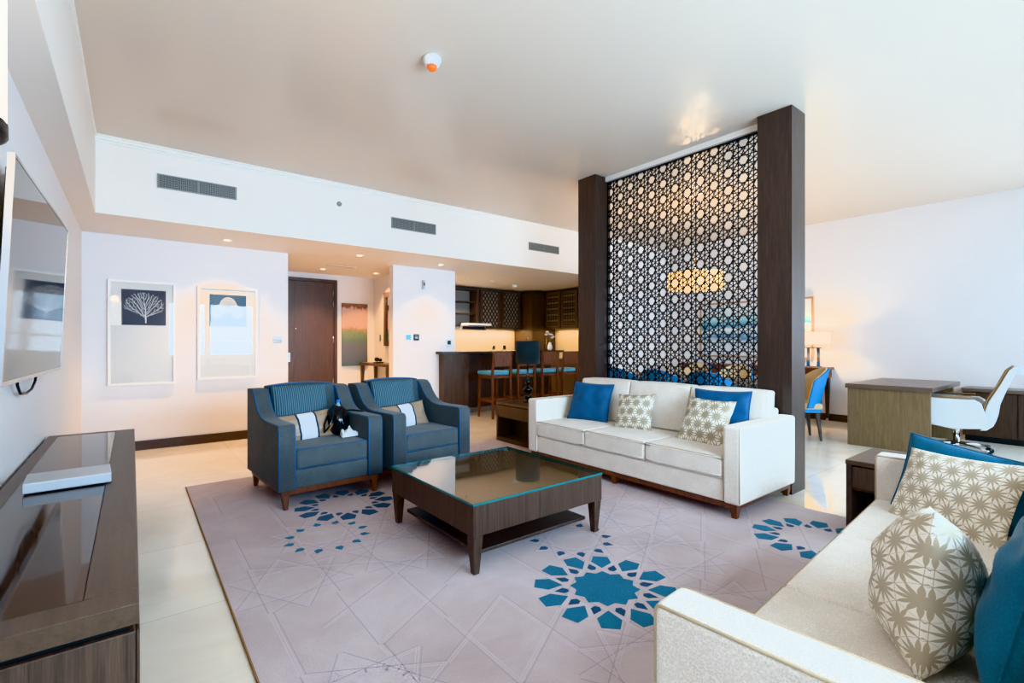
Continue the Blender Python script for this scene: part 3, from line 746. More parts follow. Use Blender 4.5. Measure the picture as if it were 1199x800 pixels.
# ------------------------------------------------------------------ rug
def rug():
    x0, x1, y0, y1, h = .365, 3.975, .1, 5.0, .012
    m = MB(); m.box(x0, x1, y0, y1, .0005, h, 0, 1, 0)
    m.box(x0 - .006, x0, y0, y1, .0005, h - .001, 0, 1, 5); m.box(x1, x1 + .006, y0, y1, .0005, h - .001, 0, 1, 5)
    def P(c, r, a): return (c[0] + r * cos(a), c[1] + r * sin(a))
    def put(pts, z, mi):
        if all(x0 < p[0] < x1 and y0 < p[1] < y1 for p in pts): m.poly([(p[0], p[1], h + z * .5) for p in pts], mi)
    def star(c):
        pts = []
        for k in range(24): pts.append(P(c, .176 if k % 2 == 0 else .148, R(15) + k * pi / 12))
        put(pts, .0014, 1)
    def kites(c, r0, r1, mi, w=6.8, off=0):
        for k in range(12):
            a = k * pi / 6 + off
            put([P(c, r0, a - R(w * .55)), P(c, r0 + (r1 - r0) * .38, a - R(w)), P(c, r1, a), P(c, r0 + (r1 - r0) * .38, a + R(w)), P(c, r0, a + R(w * .55))], .0014, mi)
    def petals(c, mi):
        for k in range(12):
            a = R(15) + k * pi / 6
            put([P(c, .212, a), P(c, .288, a + R(11.2)), P(c, .358, a + R(6.6)), P(c, .358, a - R(6.6)), P(c, .288, a - R(11.2))], .0014, mi)
    A, A2, B, B2, C = (1.878, 1.62), (2.18, 2.16), (1.287, 3.705), (.985, 3.16), (3.39, 1.2)
    star(A); kites(A, .19, .262, 2); petals(A, 1); kites(A2, .206, .27, 2)
    kites(B, .196, .262, 2); petals(B, 2); kites(B2, .204, .268, 1)
    kites(C, .196, .262, 2); petals(C, 1)
    # carved interlacing bands on a hexagonal layout
    a1 = Vector((.613, 0)); a2 = Vector((.3065, .531)); Rr = .3065
    def band(p, q, off, w, mi, z):
        p, q = Vector(p), Vector(q); d = (q - p).normalized(); n = Vector((-d.y, d.x)); L = (q - p).length
        segs = 1
        u = n * (off - w); v = n * (off + w)
        pts = [p + u, q + u, q + v, p + v]
        put([(k.x, k.y) for k in pts], z, mi)
    for org in (Vector(A),):
        for i in range(-9, 8):
            for j in range(-4, 9):
                c = org + a1 * i + a2 * j
                if not (x0 - .3 < c.x < x1 + .3 and y0 - .3 < c.y < y1 + .3): continue
                rv = mnoise.noise(Vector((c.x * .9, c.y * .9, 3.3)))
                for k in range(12):
                    if rv < -.05 and (k % 2 or k % 3 == 0): continue
                    if rv < -.3 and k % 4 < 2: continue
                    p0 = P(c, Rr, k * pi / 6 + pi / 6 * .0); p1 = P(c, Rr, (k + 4) * pi / 6)
                    for o_ in (-.011, .011): band(p0, p1, o_, .0022, 3 if o_ > 0 else 4, .0006)
                    band(p0, p1, 0, .002, 3, .0005)
    o = m.build('area_rug', [M['rug_pile'], M['rug_blue'], M['rug_navy'], M['rug_line'], M['rug_groove'], M['rug_edge']])
    tag(o, 'large mauve rug with blue star rosettes under the seating group', 'rug')
rug()
RZ = .0128

# ------------------------------------------------------------------ coffee table
t = thing('coffee_table', 'square dark wood coffee table with a glass top and low shelf on the rug', 'coffee table', (1.915, 2.62, RZ))
a = .505; H0 = .40 - RZ
m = MB(); m.box(-a, a, -a, -a + .03, .21, H0 - .012); m.box(-a, a, a - .03, a, .21, H0 - .012); m.box(-a, -a + .03, -a + .03, a - .03, .21, H0 - .012); m.box(a - .03, a, -a + .03, a - .03, .21, H0 - .012); m.build('apron', M['walnut'], t)
MB().box(-a + .031, a - .031, -a + .031, a - .031, H0 - .05, H0 - .012).build('inset_panel', M['table_panel'], t)
m = MB(); m.box(-a - .004, a + .004, -a - .004, a + .004, H0 - .0115, H0 + .0005)
g = m.build('glass_top', [M['glass_top'], M['glass_edge']], t)
for p in g.data.polygons: p.material_index = 0 if abs(p.normal.z) > .5 else 1
for sx_ in (-1, 1):
    for sy_ in (-1, 1): MB().taper((sx_ * (a - .034), sy_ * (a - .034), 0), .018, (sx_ * (a - .034), sy_ * (a - .034), .2095), .033, bev=.003).build('leg', M['walnut'], t)
MB().box(-a + .075, a - .075, -a + .075, a - .075, .075, .095, .003).build('shelf', M['espresso'], t)

# ------------------------------------------------------------------ sofas
def sofa(name, label, loc, rz):
    """local: front edge at y=0 facing -Y, left end x=0"""
    W, D, AW, AH = 2.27, .92, .125, .665
    t = thing(name, label, 'sofa', loc, rz)
    ya, yb = 0, D
    for x0 in (0, W - AW):
        m = MB().box(x0, x0 + AW, ya, yb, .10, AH - RZ, .022, 4); ar = shade(m.build('arm', M['cream'], t))
        xo = x0 if x0 == 0 else x0 + AW
        m = MB()
        for yy in (ya + .008, yb - .008):
            pass
        s_ = .02
        for xx in (x0 + .006, x0 + AW - .006):
            m.tube([(xx, ya + .006, .12), (xx, ya + .006, AH - RZ - .02), (xx, ya + .012, AH - RZ - .008), (xx, ya + .02, AH - RZ - .006), (xx, yb - .03, AH - RZ - .006)], .0045, 6)
        m.build('piping', M['cream_pipe'], ar)
    shade(MB().box(AW + .002, W - AW - .002, .022, .12, .10, .262, .012, 4).build('front_rail', M['cream'], t))
    MB().box(AW + .002, W - AW - .002, .121, D - .1, .10, .255).build('seat_deck', M['cream'], t)
    shade(MB().box(AW + .002, W - AW - .002, D - .1, D, .10, .70, .02, 4).build('back_frame', M['cream'], t))
    cw = (W - 2 * AW - .004) / 3
    for i in range(3):
        x0 = AW + .002 + i * cw
        b = bmesh.new(); bmesh.ops.create_cube(b, size=1)
        bmesh.ops.subdivide_edges(b, edges=b.edges, cuts=9, use_grid_fill=True)
        lox, hix, loy, hiy, loz, hiz = x0 + .0035, x0 + cw - .0035, .006, .645, .264, .425
        for v in b.verts:
            u, w, z = v.co.x * 2, v.co.y * 2, v.co.z * 2
            cr = .014 * (1 - u * u) * (1 - w * w) if z > .9 else 0
            v.co = Vector((lox + (u + 1) / 2 * (hix - lox), loy + (w + 1) / 2 * (hiy - loy), loz + (z + 1) / 2 * (hiz - loz) + cr))
        ed = [e for e in b.edges if len(e.link_faces) == 2 and e.calc_face_angle() > 1.2]
        bmesh.ops.bevel(b, geom=ed, offset=.018, segments=4, profile=.5, affect='EDGES')
        mb = MB(); mb._merge(b, 0, True); sc = mb.build('seat_cushion', M['cream'], t)
        m = MB(); zt = hiz - .006
        m.tube([(lox + .012, loy + .008, loz + .02), (lox + .008, loy + .006, zt), (hix - .008, loy + .006, zt), (hix - .012, loy + .008, loz + .02)], .004, 6)
        m.build('piping', M['cream_pipe'], sc)
    for i in range(3):
        x0 = AW + .002 + i * cw
        b = bmesh.new(); bmesh.ops.create_cube(b, size=1)
        bmesh.ops.subdivide_edges(b, edges=b.edges, cuts=9, use_grid_fill=True)
        for v in b.verts:
            u, w, z = v.co.x * 2, v.co.y * 2, v.co.z * 2
            bulge = .018 * (1 - u * u) * (1 - z * z) if w < -.9 else 0
            k = (z + 1) / 2
            y = (.60 + .09 * k) if w < 0 else .855
            y = (.60 + .09 * k) + (w + 1) / 2 * (.83 - .60 - .05 * k)
            v.co = Vector((x0 + .003 + (u + 1) / 2 * (cw - .006), y - bulge, .43 + k * .415 + .008 * (1 - u * u) * k))
        ed = [e for e in b.edges if len(e.link_faces) == 2 and e.calc_face_angle() > 1.0]
        bmesh.ops.bevel(b, geom=ed, offset=.022, segments=4, profile=.5, affect='EDGES')
        mb = MB(); mb._merge(b, 0, True); mb.build('back_cushion', M['cream'], t)
    m = MB(); m.box(.03, W - .03, .02, .05, .065, .0995); m.box(.03, W - .03, D - .05, D - .02, .065, .0995); m.box(.03, .06, .05, D - .05, .065, .0995); m.box(W - .06, W - .03, .05, D - .05, .065, .0995); m.build('base_rail', M['red_wood'], t)
    for x in (.055, W / 2, W - .055):
        for y in (.045, D - .045): MB().taper((x, y, 0), .018, (x, y, .0645), .026, bev=.002).build('leg', M['red_wood'], t)
    return t
# first sofa: in front of the lattice screen, facing -X
sofa('sofa', 'cream three seat sofa in front of the lattice screen', (3.30, 3.905, RZ), R(-90))
AN = R(3.9)
S2 = Vector((.925, .66, RZ))
# second sofa faces +Y: its local left end lies at the far end
e2 = Vector((cos(AN), sin(AN), 0))
sofa('sofa', 'cream three seat sofa in the right foreground, seen from its near arm', tuple(S2 + e2 * 2.27), R(180) + AN)

# cushions of the first sofa
pillow('scatter_cushion', 'plain bright blue cushion at the far left end of the sofa by the screen', (3.79, 3.466, .632), (-.89, -.28, .355), (.35, .07, .93), .46, .42, .13, [M['blue_silk']], 3, .02, R(0), pipe=M['blue_silk'], group='cushions on the sofa by the screen')
pillow('scatter_cushion', 'smaller beige patterned cushion beside the blue one, middle of the screen sofa', (3.755, 2.874, .595), (-.925, -.078, .371), (.363, .108, .926), .40, .36, .13, [M['asanoha']], 5, .012, R(0), group='cushions on the sofa by the screen')
pillow('scatter_cushion', 'plain blue cushion tucked behind a patterned one on the screen sofa', (3.87, 2.077, .64), (-.973, -.132, .19), (.187, .035, .982), .47, .44, .10, [M['blue_silk']], 8, .02, R(0), pipe=M['blue_silk'], group='cushions on the sofa by the screen')
pillow('scatter_cushion', 'beige leaf patterned cushion leaning on a blue one at the screen sofa near arm', (3.70, 2.12, .60), (-.889, .083, .45), (.447, -.051, .893), .44, .42, .13, [M['asanoha']], 12, .014, R(0), group='cushions on the sofa by the screen')
# cushions of the second sofa
pillow('scatter_cushion', 'dark blue cushion squeezed behind a patterned one at the far arm of the foreground sofa', (2.955, .43, .585), (-.94, .25, .23), (.2, 0, 1), .54, .38, .10, [M['blue_silk2']], 21, .02, R(-10), pipe=M['blue_silk2'], group='cushions on the foreground sofa', pinch=.05)
pillow('scatter_cushion', 'beige leaf patterned cushion against the far arm of the foreground sofa', (2.82, .46, .575), (-.78, .40, .5), (.5, -.2, .8), .48, .40, .12, [M['asanoha_big']], 25, .014, R(0), group='cushions on the foreground sofa')
pillow('scatter_cushion', 'plump beige hemp leaf cushion nearest the camera on the foreground sofa', (1.69, .33, .60), (-.19, .98, .08), (0, 0, 1), .46, .40, .24, [M['asanoha_big']], 31, .012, R(13), ex=.8, pinch=.04, group='cushions on the foreground sofa')
pillow('scatter_cushion', 'dark blue cushion behind the plump patterned one nearest the camera', (1.64, .135, .655), (0, .98, .2), (0, -.2, 1), .46, .46, .13, [M['blue_silk2']], 36, .015, R(0), pipe=M['blue_silk2'], group='cushions on the foreground sofa')

# ------------------------------------------------------------------ armchairs
def armchair_root(label, loc, rz):
    W, D, AW = .82, .90, .125
    t = thing('armchair', label, 'armchair', loc, rz, 'blue armchairs')
    prof = [(0, .145), (0, .60), (.015, .625), (.04, .632), (.36, .628), (.47, .64), (.56, .68), (.63, .745), (.68, .81), (.73, .845), (.80, .85), (D, .845), (D, .145)]
    for x0 in (0, W - AW):
        m = MB().prism(prof, x0, x0 + AW, 'x', 0, .012, 3); ar = shade(m.build('arm', M['teal'], t))
        m = MB()
        for xx in (x0 + .006, x0 + AW - .006):
            m.tube([(xx, p[0] + (.004 if i < 3 else 0), p[1] - (.004 if i > 1 else 0)) for i, p in enumerate(prof[:11])], .0036, 6)
        m.build('piping', M['blue_pipe'], ar)
    m = MB().box(AW + .001, W - AW - .001, .02, D - .02, .145, .285, .008, 3); sb = m.build('seat_base', M['teal'], t)
    shade(MB().box(AW + .002, W - AW - .002, .008, .66, .288, .44, .025, 4).build('seat_cushion', M['teal'], t))
    sc = t.children[-1]
    m = MB(); 
    for z in (.434, .294): m.tube([(AW + .012, .60, z), (AW + .012, .016, z), (W - AW - .012, .016, z), (W - AW - .012, .60, z)], .0036, 6)
    m.build('piping', M['blue_pipe'], sc)
    # upright back, slightly bowed along its top
    b = bmesh.new(); n = 12; V = {}
    for i in range(n + 1):
        u = -1 + 2 * i / n; x = W / 2 + u * (W / 2 - AW - .001); zt = .865 + .02 * (1 - u * u)
        for k, (y, z) in enumerate(((.66, .286), (.745, zt - .012), (.76, zt), (.85, zt), (.875, zt - .02), (.885, .286))): V[i, k] = b.verts.new((x, y, z))
    for i in range(n):
        for k in range(6): b.faces.new((V[i, k], V[i + 1, k], V[i + 1, (k + 1) % 6], V[i, (k + 1) % 6]))
    for i in (0, n): b.faces.new([V[i, k] for k in range(6)])
    bmesh.ops.recalc_face_normals(b, faces=b.faces)
    mb = MB(); mb._merge(b); bk = mb.build('backrest', M['teal'], t)
    m = MB(); pts = []
    for i in range(n + 1):
        u = -1 + 2 * i / n; pts.append((W / 2 + u * (W / 2 - AW - .006), .75, .865 + .02 * (1 - u * u)))
    m.tube([(AW + .006, .67, .45)] + pts + [(W - AW - .006, .67, .45)], .0045, 6); m.build('piping', M['blue_pipe'], bk)
    # ribbed loose back cushion
    me = pillow_mesh('back_cushion', .47, .44, .13, [M['rib']], 2, .004, pinch=.02)
    o = bpy.data.objects.new('back_cushion', me); COL.objects.link(o); o.parent = t
    o.location = (W / 2 - .045, .63, .66); o.rotation_euler = (R(77), 0, 0)
    m = MB(); m.box(.03, W - .03, .03, .06, .105, .1445); m.box(.03, W - .03, D - .06, D - .03, .105, .1445); m.box(.03, .06, .06, D - .06, .105, .1445); m.box(W - .06, W - .03, .06, D - .06, .105, .1445); m.build('base_rail', M['red_wood'], t)
    for x in (.06, W - .06):
        for y, dy in ((.055, -.02), (D - .055, .02)): MB().taper((x, y + dy, 0), .014, (x, y, .1045), .026, bev=.002).build('leg', M['red_wood'], t)
    return t
c1 = Vector((.835, 3.80, RZ)); a1_ = R(3.5); c2 = Vector((1.735, 3.81, RZ)); a2_ = R(5)
ch = armchair_root('grey blue armchair with bright blue piping, farthest left, holding a black handbag', tuple(c1), a1_)
dup(ch, tuple(c2), a2_, 'grey blue armchair with bright blue piping, right of the one with the handbag')
def loc(c, an, p): return Vector(c) + Matrix.Rotation(an, 3, 'Z') @ Vector(p)
def dr(an, p): return Matrix.Rotation(an, 3, 'Z') @ Vector(p)
for c, an, p, lb in ((c1, a1_, (.345, .44, .535), 'taupe lumbar cushion with a white band on the armchair with the handbag'), (c2, a2_, (.385, .46, .535), 'taupe lumbar cushion with a white band on the right hand armchair')):
    pillow('lumbar_cushion', lb, loc(c, an, p), dr(an, (.05, -1, .42)), (0, 0, 1), .50, .25, .11, [M['beige_satin'], M['white_satin'], M['navy_cord']], 4, .012, R(4), band=.27, pipe=M['navy_cord'], group='banded lumbar cushions')
# handbag, bottle, tissue on the left armchair
p = loc(c1, a1_, (.60, .43, .442))
t = thing('handbag', 'slouched black leather handbag on the seat of the left armchair', 'handbag', tuple(p), a1_ + R(10))
b = bmesh.new(); bmesh.ops.create_uvsphere(b, u_segments=24, v_segments=14, radius=1)
for v in b.verts:
    x, y, z = v.co; s = 1 - .35 * max(0, z)
    nn = 1 + .1 * mnoise.noise(Vector((x * 1.7, y * 1.7, z * 2.1)))
    v.co = Vector(((abs(x) ** .7) * (1 if x > 0 else -1) * .085 * s * nn, (abs(y) ** .7) * (1 if y > 0 else -1) * .12 * s * nn, max(0.0, .13 + (abs(z) ** .8) * (1 if z > 0 else -1) * .13 * nn)))
mb = MB(); mb._merge(b, 0, True); mb.build('body', M['gloss_black'], t)
MB().tube([(-.05, -.06, .19), (-.085, -.075, .15), (-.12, -.085, .09), (-.15, -.06, .04), (-.13, -.02, .1), (-.06, .02, .2)], .008).build('strap', M['gloss_black'], t)
MB().tube([(-.1, -.1, .11), (-.15, -.105, .05)], .007).build('tassel', plain('tan_leather_tassel', '9a6a3a', .5), t)
m = MB(); m.tube([(-.03, -.12, .15), (-.01, -.12, .1)], .006); m.build('buckle', M['chrome'], t)
p = loc(c1, a1_, (.615, .39, .64))
t = thing('water_bottle', 'small clear water bottle with a blue cap standing in the black handbag', 'bottle', tuple(loc(c1, a1_, (.60, .40, .575))), a1_)
MB().lathe([(.028, .02), (.031, .03), (.031, .09), (.026, .11), (.014, .135), (.013, .145), (0, .145)], n=20).build('body', M['bottle'], t)
MB().lathe([(.0155, .1455), (.0155, .165), (.013, .168), (0, .168)], n=18).build('cap', M['cap'], t)
p = loc(c1, a1_, (.645, .265, .443))
b = bmesh.new(); n = 12; G = {}
for i in range(n + 1):
    for j in range(n + 1):
        u, v = i / n - .5, j / n - .5
        z = .02 + .055 * abs(mnoise.noise(Vector((u * 5, v * 5, 1.3)))) + .045 * max(0, 1 - 5 * abs(u - v * .3))
        G[i, j] = b.verts.new((u * .15 * (1 - .3 * v), v * .12, z if 0 < i < n and 0 < j < n else .004))
for i in range(n):
    for j in range(n): b.faces.new((G[i, j], G[i + 1, j], G[i + 1, j + 1], G[i, j + 1]))
mb = MB(); mb._merge(b); o = mb.build('crumpled_tissue', M['tissue'], None, tuple(p), a1_); tag(o, 'crumpled white tissue on the seat of the left armchair', 'tissue')
t = thing('shoulder_strap', 'black bag strap lying over the arm of the left armchair', 'strap', tuple(loc(c1, a1_, (.74, .33, .632))), a1_)
MB().tube([(-.05, .12, .006), (-.01, .06, .012), (.02, 0, .008), (.045, -.04, .008)], .007).build('strap', M['black'], t)

# ------------------------------------------------------------------ side tables and table lamp
def side_table(label, x, y, w, dp, h, z0=0):
    """open face looks towards -X"""
    t = thing('side_table', label, 'side table', (x, y, z0), 0, 'side tables beside the sofas')
    m = MB(); m.box(0, w, 0, dp, h - .03, h, .003); m.build('tabletop', M['walnut_h'], t)
    m = MB(); m.box(.004, w - .004, .004, .034, 0, h - .031); m.box(.004, w - .004, dp - .034, dp - .004, 0, h - .031); m.box(w - .03, w - .004, .035, dp - .035, 0, h - .031); m.box(.004, w - .031, .035, dp - .035, .0, .05); m.box(.02, w - .031, .035, dp - .035, h - .19, h - .175); m.build('carcass', M['espresso'], t)
    MB().box(.006, .03, .038, dp - .038, h - .172, h - .04, .002).build('drawer', M['walnut'], t)
    MB().box(.2, w - .032, .036, dp - .036, .0505, h - .191).build('inner_panel', M['dark_inner'], t)
    return t
side_table('dark wood side table carrying the black lamp, left of the sofa by the screen', 3.655, 4.3, .55, .66, .49, RZ)
side_table('dark wood side table behind the far arm of the foreground sofa', 3.60, .52, .55, .58, .49, RZ)
t = thing('table_lamp', 'table lamp with black drum shade and turned black base on the far side table', 'lamp', (3.95, 4.68, .49 + RZ))
MB().lathe([(.075, 0), (.075, .012), (.03, .02), (.02, .035), (.045, .06), (.05, .075), (.03, .1), (.018, .11), (.06, .14), (.072, .16), (.06, .18), (.02, .2), (.015, .215), (.038, .245), (.04, .26), (.015, .29), (.01, .31), (.016, .33), (.01, .35), (.008, .5), (0, .5)], n=28).build('base', M['gloss_black'], t)
MB().lathe([(.155, .485), (.155, .775), (.152, .775), (.152, .485), (.155, .485)], n=40).build('lamp_shade', M['shade_black'], t)
m = MB(); m.tube([(0, 0, .5), (0, 0, .8)], .004); m.lathe([(0, .795), (.012, .805), (0, .82)], n=10)
for k in range(3): m.tube([(0, 0, .74), (.15 * cos(k * 2.094), .15 * sin(k * 2.094), .74)], .002, 5)
m.build('harp', M['steel'], t)

# ------------------------------------------------------------------ study corner: desk, credenza, chair
t = thing('desk', 'taupe oak desk with a solid end panel in front of the right wall', 'desk', (0, 0, 0))
MB().box(6.93, 8.42, 1.29, 2.12, .70, .755, .003).build('desktop', M['desk_top'], t)
MB().box(6.955, 6.99, 1.31, 2.10, 0, .6995).build('end_panel', M['desk'], t)
MB().box(6.991, 8.38, 2.06, 2.095, .15, .6995).build('modesty_panel', M['desk'], t)
m = MB(); m.box(8.35, 8.385, 1.35, 2.05, 0, .6995); m.build('end_panel', M['desk'], t)
MB().box(7.0, 7.35, 1.5, 2.05, .5, .699).build('drawer', M['desk'], t)
t = thing('credenza', 'long low brown credenza along the right wall behind the office chair', 'sideboard', (0, 0, 0))
MB().box(8.40, 8.845, -1.2, 1.28, .63, .675, .003).build('top', M['desk_top'], t) ; MB().box(8.43, 8.845, -1.19, 1.27, .07, .6295).build('carcass', M['walnut'], t); MB().box(8.46, 8.84, -1.15, 1.25, 0, .0695).build('plinth', M['black'], t)
for i in range(5): MB().box(8.412, 8.4295, -1.18 + i * .49, -1.18 + i * .49 + .48, .08, .62, .002).build('door', M['walnut'], t)

t = thing('office_chair', 'white leather office chair with chrome star base at the desk', 'office chair', (7.42, 1.17, 0), R(4))
# seat bucket with side panels (facing +Y)
for s_ in (-1, 1):
    x0, x1 = (s_ * .30, s_ * .255); x0, x1 = min(x0, x1), max(x0, x1)
    m = MB(); m.prism([(-.24, .33), (-.27, .42), (-.22, .60), (-.17, .635), (.26, .64), (.30, .61), (.30, .40), (.20, .33), (0, .30)], x0, x1, 'x', 0, .018, 3)
    ar = shade(m.build('armrest', M['leather_white'], t))
    MB().box(*(sorted((s_ * .305, s_ * .25))), -.14, .24, .642, .665, .008, 3).build('arm_pad', M['leather_tan'], ar)
shade(MB().box(-.25, .25, -.24, .28, .36, .47, .03, 4).build('seat', M['leather_tan'], t))
pb = [(-.21, .30), (-.26, .31), (-.31, .36), (-.33, .44), (-.345, .56), (-.40, .74), (-.47, .92), (-.49, .985), (-.46, 1.0), (-.42, .96), (-.355, .80), (-.27, .62), (-.235, .48)]
shade(MB().prism(pb, -.245, .245, 'x', 0, .02, 3).build('backrest', M['leather_white'], t))
pf = [(-.228, .40), (-.232, .48), (-.265, .62), (-.35, .80), (-.415, .96), (-.455, .998), (-.435, 1.005), (-.395, .965), (-.33, .80), (-.245, .62), (-.21, .48), (-.205, .41)]
shade(MB().prism(pf, -.235, .235, 'x', 0, .008, 2).build('back_padding', M['leather_tan'], t))
MB().tube([(-.2, -.50, .965), (.2, -.50, .965)], .048, 16).build('headrest', M['leather_white'], t)
MB().lathe([(.05, .08), (.05, .11), (.03, .12), (.03, .36), (.09, .37), (.09, .385), (0, .385)], n=20).build('gas_lift', M['chrome'], t)
for k in range(5):
    a = R(20 + 72 * k); c_, s_ = cos(a), sin(a)
    lg = MB().tube([(.03 * c_, .03 * s_, .105), (.18 * c_, .18 * s_, .095), (.33 * c_, .33 * s_, .075)], [.024, .019, .014], 8).build('base_arm', M['chrome'], t)
    m = MB()
    for d_ in (-.014, .014):
        cx, cy = .33 * c_ - d_ * s_, .33 * s_ + d_ * c_
        m.tube([(cx - .009 * -s_ * 1, cy - .009 * c_, .03), (cx + .009 * -s_, cy + .009 * c_, .03)], .03, 16)
    m.tube([(.33 * c_, .33 * s_, .03), (.33 * c_, .33 * s_, .08)], .008)
    m.build('caster', M['black'], lg)

# ------------------------------------------------------------------ dining area
t = thing('dining_table', 'dark dining table behind the lattice screen', 'dining table', (6.15, 3.85, 0))
MB().box(-.5, .5, -1.1, 1.1, .71, .75, .005).build('tabletop', M['espresso'], t)
for sx_ in (-.42, .42):
    for sy_ in (-1.0, 1.0): MB().taper((sx_, sy_, 0), .025, (sx_, sy_, .709), .04).build('leg', M['espresso'], t)
dc = None
def dining_chair(label, x, y, rz):
    """faces +X locally"""
    global dc
    if dc is not None: return dup(dc, (x, y, 0), rz, label)
    t = dc = thing('dining_chair', label, 'dining chair', (x, y, 0), rz, 'blue dining chairs')
    shade(MB().box(-.22, .25, -.24, .24, .40, .48, .025, 4).build('seat', M['chair_tan'], t))
    # curved wing back: blue outside, tan inside
    def arc(r0, r1, name, mt):
        b = bmesh.new(); n = 14; V = {}
        for i in range(n + 1):
            ph = R(-78 + 156 * i / n)
            zt = .93 - .16 * (abs(ph) / R(78)) ** 2
            for k, (r, z) in enumerate(((r0, .42), (r0 + .02, zt), (r1 + .02, zt), (r1, .42))):
                lean = -.10 * (z - .42) / .5
                V[i, k] = b.verts.new((-cos(ph) * r * .95 + lean + .02, sin(ph) * r * 1.02, z))
        for i in range(n):
            for k in range(4): b.faces.new((V[i, k], V[i + 1, k], V[i + 1, (k + 1) % 4], V[i, (k + 1) % 4]))
        for i in (0, n): b.faces.new([V[i, k] for k in range(4)])
        bmesh.ops.recalc_face_normals(b, faces=b.faces)
        mb = MB(); mb._merge(b, 0, True); return shade(mb.build(name, mt, t))
    arc(.25, .275, 'outer_back', M['chair_blue']); arc(.215, .248, 'inner_back', M['chair_tan'])
    m = MB(); m.box(-.2, .22, -.22, .22, .36, .399); m.build('seat_rail', M['chair_blue'], t)
    for sx_, sy_ in ((-.17, -.18), (-.17, .18), (.19, -.19), (.19, .19)):
        MB().taper((sx_ * 1.25, sy_ * 1.1, 0), .013, (sx_, sy_, .3595), .024).build('leg', M['espresso'], t)
    return t
dining_chair('blue backed dining chair behind the screen, closest to its right pillar', 5.40, 2.95, 0)
dining_chair('blue backed dining chair in the middle of the row behind the screen', 5.40, 3.60, 0)
dining_chair('blue backed dining chair behind the left half of the screen', 5.40, 4.25, 0)
dining_chair('blue dining chair with tan inner back, seen just right of the pillar', 6.93, 2.66, R(128))
dining_chair('blue dining chair across the dining table, by the far wall console', 6.95, 3.6, R(180))
dining_chair('blue dining chair across the dining table, farthest from the camera', 6.95, 4.25, R(180))
t = thing('chandelier', 'glowing amber drum chandelier hanging behind the lattice screen', 'chandelier', (6.15, 3.67, 0))
MB().lathe([(.37, 2.0), (.37, 2.22), (.365, 2.22), (.365, 2.0), (.37, 2.0)], n=44).build('drum_shade', M['chandelier'], t)
MB().tube([(0, 0, 2.2), (0, 0, ZC - .03)], .008).build('rod', M['steel'], t)
MB().lathe([(0, ZC - .002), (.07, ZC - .002), (.06, ZC - .03), (0, ZC - .032)], n=24).build('ceiling_rose', M['steel'], t)
MB().lathe([(.36, 2.02), (.36, 2.028), (0, 2.028)], n=40).build('diffuser', emit('amber_diffuser', 'ffd080', 4), t)
t = thing('seascape_painting', 'wide framed blue seascape painting on the right wall above the long console', 'painting', (XR - .001, 4.15, .99))
MB().box(-.03, -.002, -.98, .98, .03, 1.0).build('canvas', M['paint_sea'], t)
m = MB(); m.box(-.045, -.001, -1.01, -.981, 0, 1.03); m.box(-.045, -.001, .981, 1.01, 0, 1.03); m.box(-.045, -.001, -.98, .98, 0, .029); m.box(-.045, -.001, -.98, .98, 1.001, 1.03); m.build('frame', plain('warm_wood_frame', 'a98a6a', .4), t)
t = thing('console_table', 'long dark console table against the right wall under the seascape', 'console table', (8.62, 4.1, 0))
MB().box(-.22, .22, -1.25, 1.25, .83, .87, .004).build('tabletop', M['red_wood'], t)
MB().box(-.2, .2, -1.22, 1.22, .70, .8295).build('apron', M['red_wood'], t)
for sx_ in (-.165, .165):
    for sy_ in (-1.17, 1.17): 
        lg = MB().taper((sx_, sy_, .05), .018, (sx_, sy_, .6995), .036).build('leg', M['espresso'], t)
        MB().taper((sx_, sy_, 0), .02, (sx_, sy_, .0495), .02).build('ferrule', M['chrome'], lg)
t = thing('console_lamp', 'lit table lamp with rectangular cream shade on the console right of the pillar', 'lamp', (8.6, 3.06, .87))
m = MB(); m.box(-.07, .07, -.14, .14, 0, .015); m.build('base', M['chrome'], t)
m = MB(); m.box(-.03, .03, -.095, -.05, .0155, .30); m.box(-.03, .03, .05, .095, .0155, .30); m.box(-.035, .035, -.13, .13, .3005, .315); m.build('column', M['chrome'], t)
MB().tube([(0, 0, .316), (0, 0, .42)], .01).build('stem', M['steel'], t)
bm_ = MB(); w0, d0 = .2, .12
bm_.box(-d0, -d0 + .005, -w0, w0, .36, .56); bm_.box(d0 - .005, d0, -w0, w0, .36, .56); bm_.box(-d0 + .005, d0 - .005, -w0, -w0 + .005, .36, .56); bm_.box(-d0 + .005, d0 - .005, w0 - .005, w0, .36, .56)
bm_.build('lamp_shade', M['shade_warm'], t)

# ------------------------------------------------------------------ lights
def light(name, typ, loc_, energy, col, rot=(0, 0, 0), **kw):
    l = bpy.data.lights.new(name, typ); l.energy = energy; l.color = col
    for k, v in kw.items(): setattr(l, k, v)
    o = bpy.data.objects.new(name, l); COL.objects.link(o); o.location = loc_; o.rotation_euler = rot; return o
SKY = (.64, .84, 1.0); WARM = (1.0, .60, .29); WARM2 = (1.0, .78, .54)
for (a, b), pw in zip(wins, (305, 150, 125, 115)):
    light('window_daylight', 'AREA', ((a + b) / 2, YW - .25, (WZ0 + WZ1) / 2), pw, SKY, (R(90), 0, 0), shape='RECTANGLE', size=b - a, size_y=WZ1 - WZ0, spread=R(150))
for (x, y, _), pw in zip(spots, (135, 150, 55, 190, 190)):
    light('downlight_beam', 'SPOT', (x, y, ZS - .02), pw, WARM, (0, 0, 0), spot_size=R(105), spot_blend=.8, shadow_soft_size=.04)
light('kitchen_strip', 'AREA', (6.3, 8.93, 1.555), 22, (1, .62, .26), (0, 0, 0), shape='RECTANGLE', size=1.7, size_y=.1)
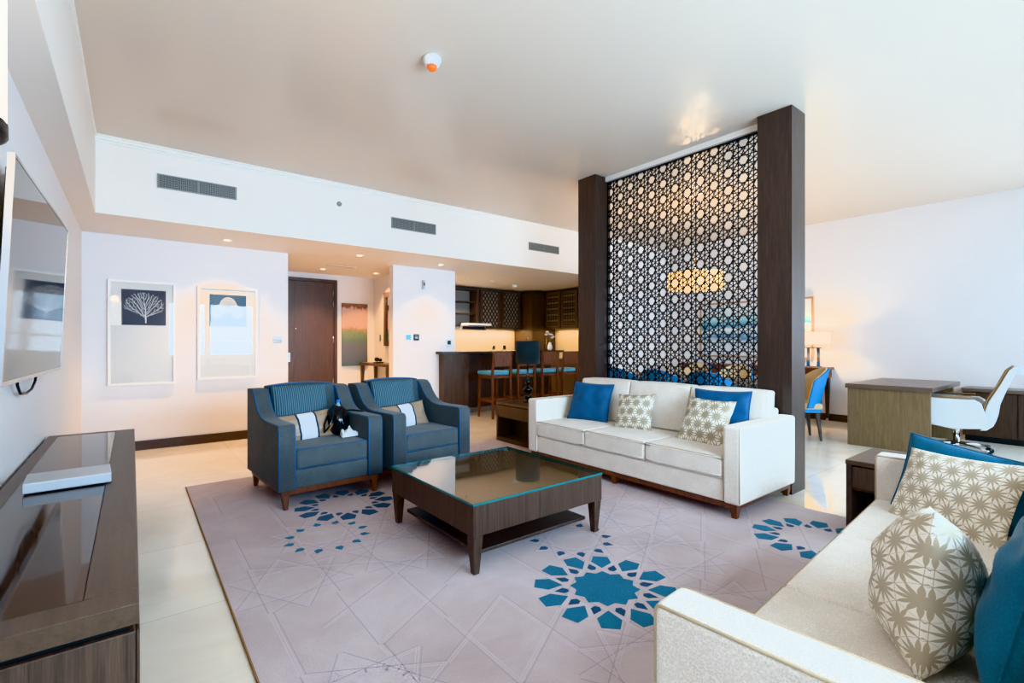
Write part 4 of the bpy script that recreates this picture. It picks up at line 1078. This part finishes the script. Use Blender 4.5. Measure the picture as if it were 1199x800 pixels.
light('kitchen_side_strip', 'AREA', (7.85, 7.4, 1.56), 10, (1, .62, .26), (0, 0, 0), shape='RECTANGLE', size=.1, size_y=1.8)
for y_ in (8.25, 8.7): light('kitchen_fill_spot', 'SPOT', (4.55, y_, ZS - .02), 250, WARM2, (0, R(-12), 0), spot_size=R(150), spot_blend=.8, shadow_soft_size=.05)  # added fill spots, out of view behind the middle wall, brighten the kitchen ceiling
light('chandelier_glow', 'POINT', (6.15, 3.67, 2.12), 62, WARM2, shadow_soft_size=.12)
light('console_lamp_glow', 'POINT', (8.6, 3.06, 1.34), 40, (1, .70, .40), shadow_soft_size=.05)
light('floor_lamp_glow', 'POINT', (-.287, 1.165, 2.17), 34, (1, .74, .46), shadow_soft_size=.06)
w = bpy.data.worlds.new('sky'); scn.world = w; w.use_nodes = True
nt = w.node_tree; bg = nt.nodes['Background']
tc = nt.nodes.new('ShaderNodeTexCoord'); sp = nt.nodes.new('ShaderNodeSeparateXYZ'); rp = nt.nodes.new('ShaderNodeValToRGB')
nt.links.new(tc.outputs['Generated'], sp.inputs[0]); nt.links.new(sp.outputs[2], rp.inputs['Fac']); nt.links.new(rp.outputs['Color'], bg.inputs['Color'])
rp.color_ramp.elements[0].color = lin('e8f2fa'); rp.color_ramp.elements[1].color = lin('7fb4e6'); bg.inputs['Strength'].default_value = 1.3

# ------------------------------------------------------------------ camera and colour
cam = bpy.data.cameras.new('camera'); co = bpy.data.objects.new('camera', cam); COL.objects.link(co); scn.camera = co
cam.sensor_width = 36; cam.lens = 36 * 563 / 1199; cam.shift_y = 2 / 1199; cam.clip_start = .05
co.location = (0, 0, 1.25); co.rotation_euler = (R(90), 0, -math.atan(444.5 / 563))
scn.view_settings.view_transform = 'Khronos PBR Neutral'; scn.view_settings.look = 'None'; scn.view_settings.exposure = .06; scn.view_settings.gamma = 1.0
scn.cycles.max_bounces = 10; scn.cycles.diffuse_bounces = 6; scn.cycles.glossy_bounces = 4; scn.cycles.transparent_max_bounces = 12
scn.cycles.sample_clamp_indirect = 6; scn.cycles.caustics_reflective = False; scn.cycles.caustics_refractive = False
scn.cycles.use_denoising = True
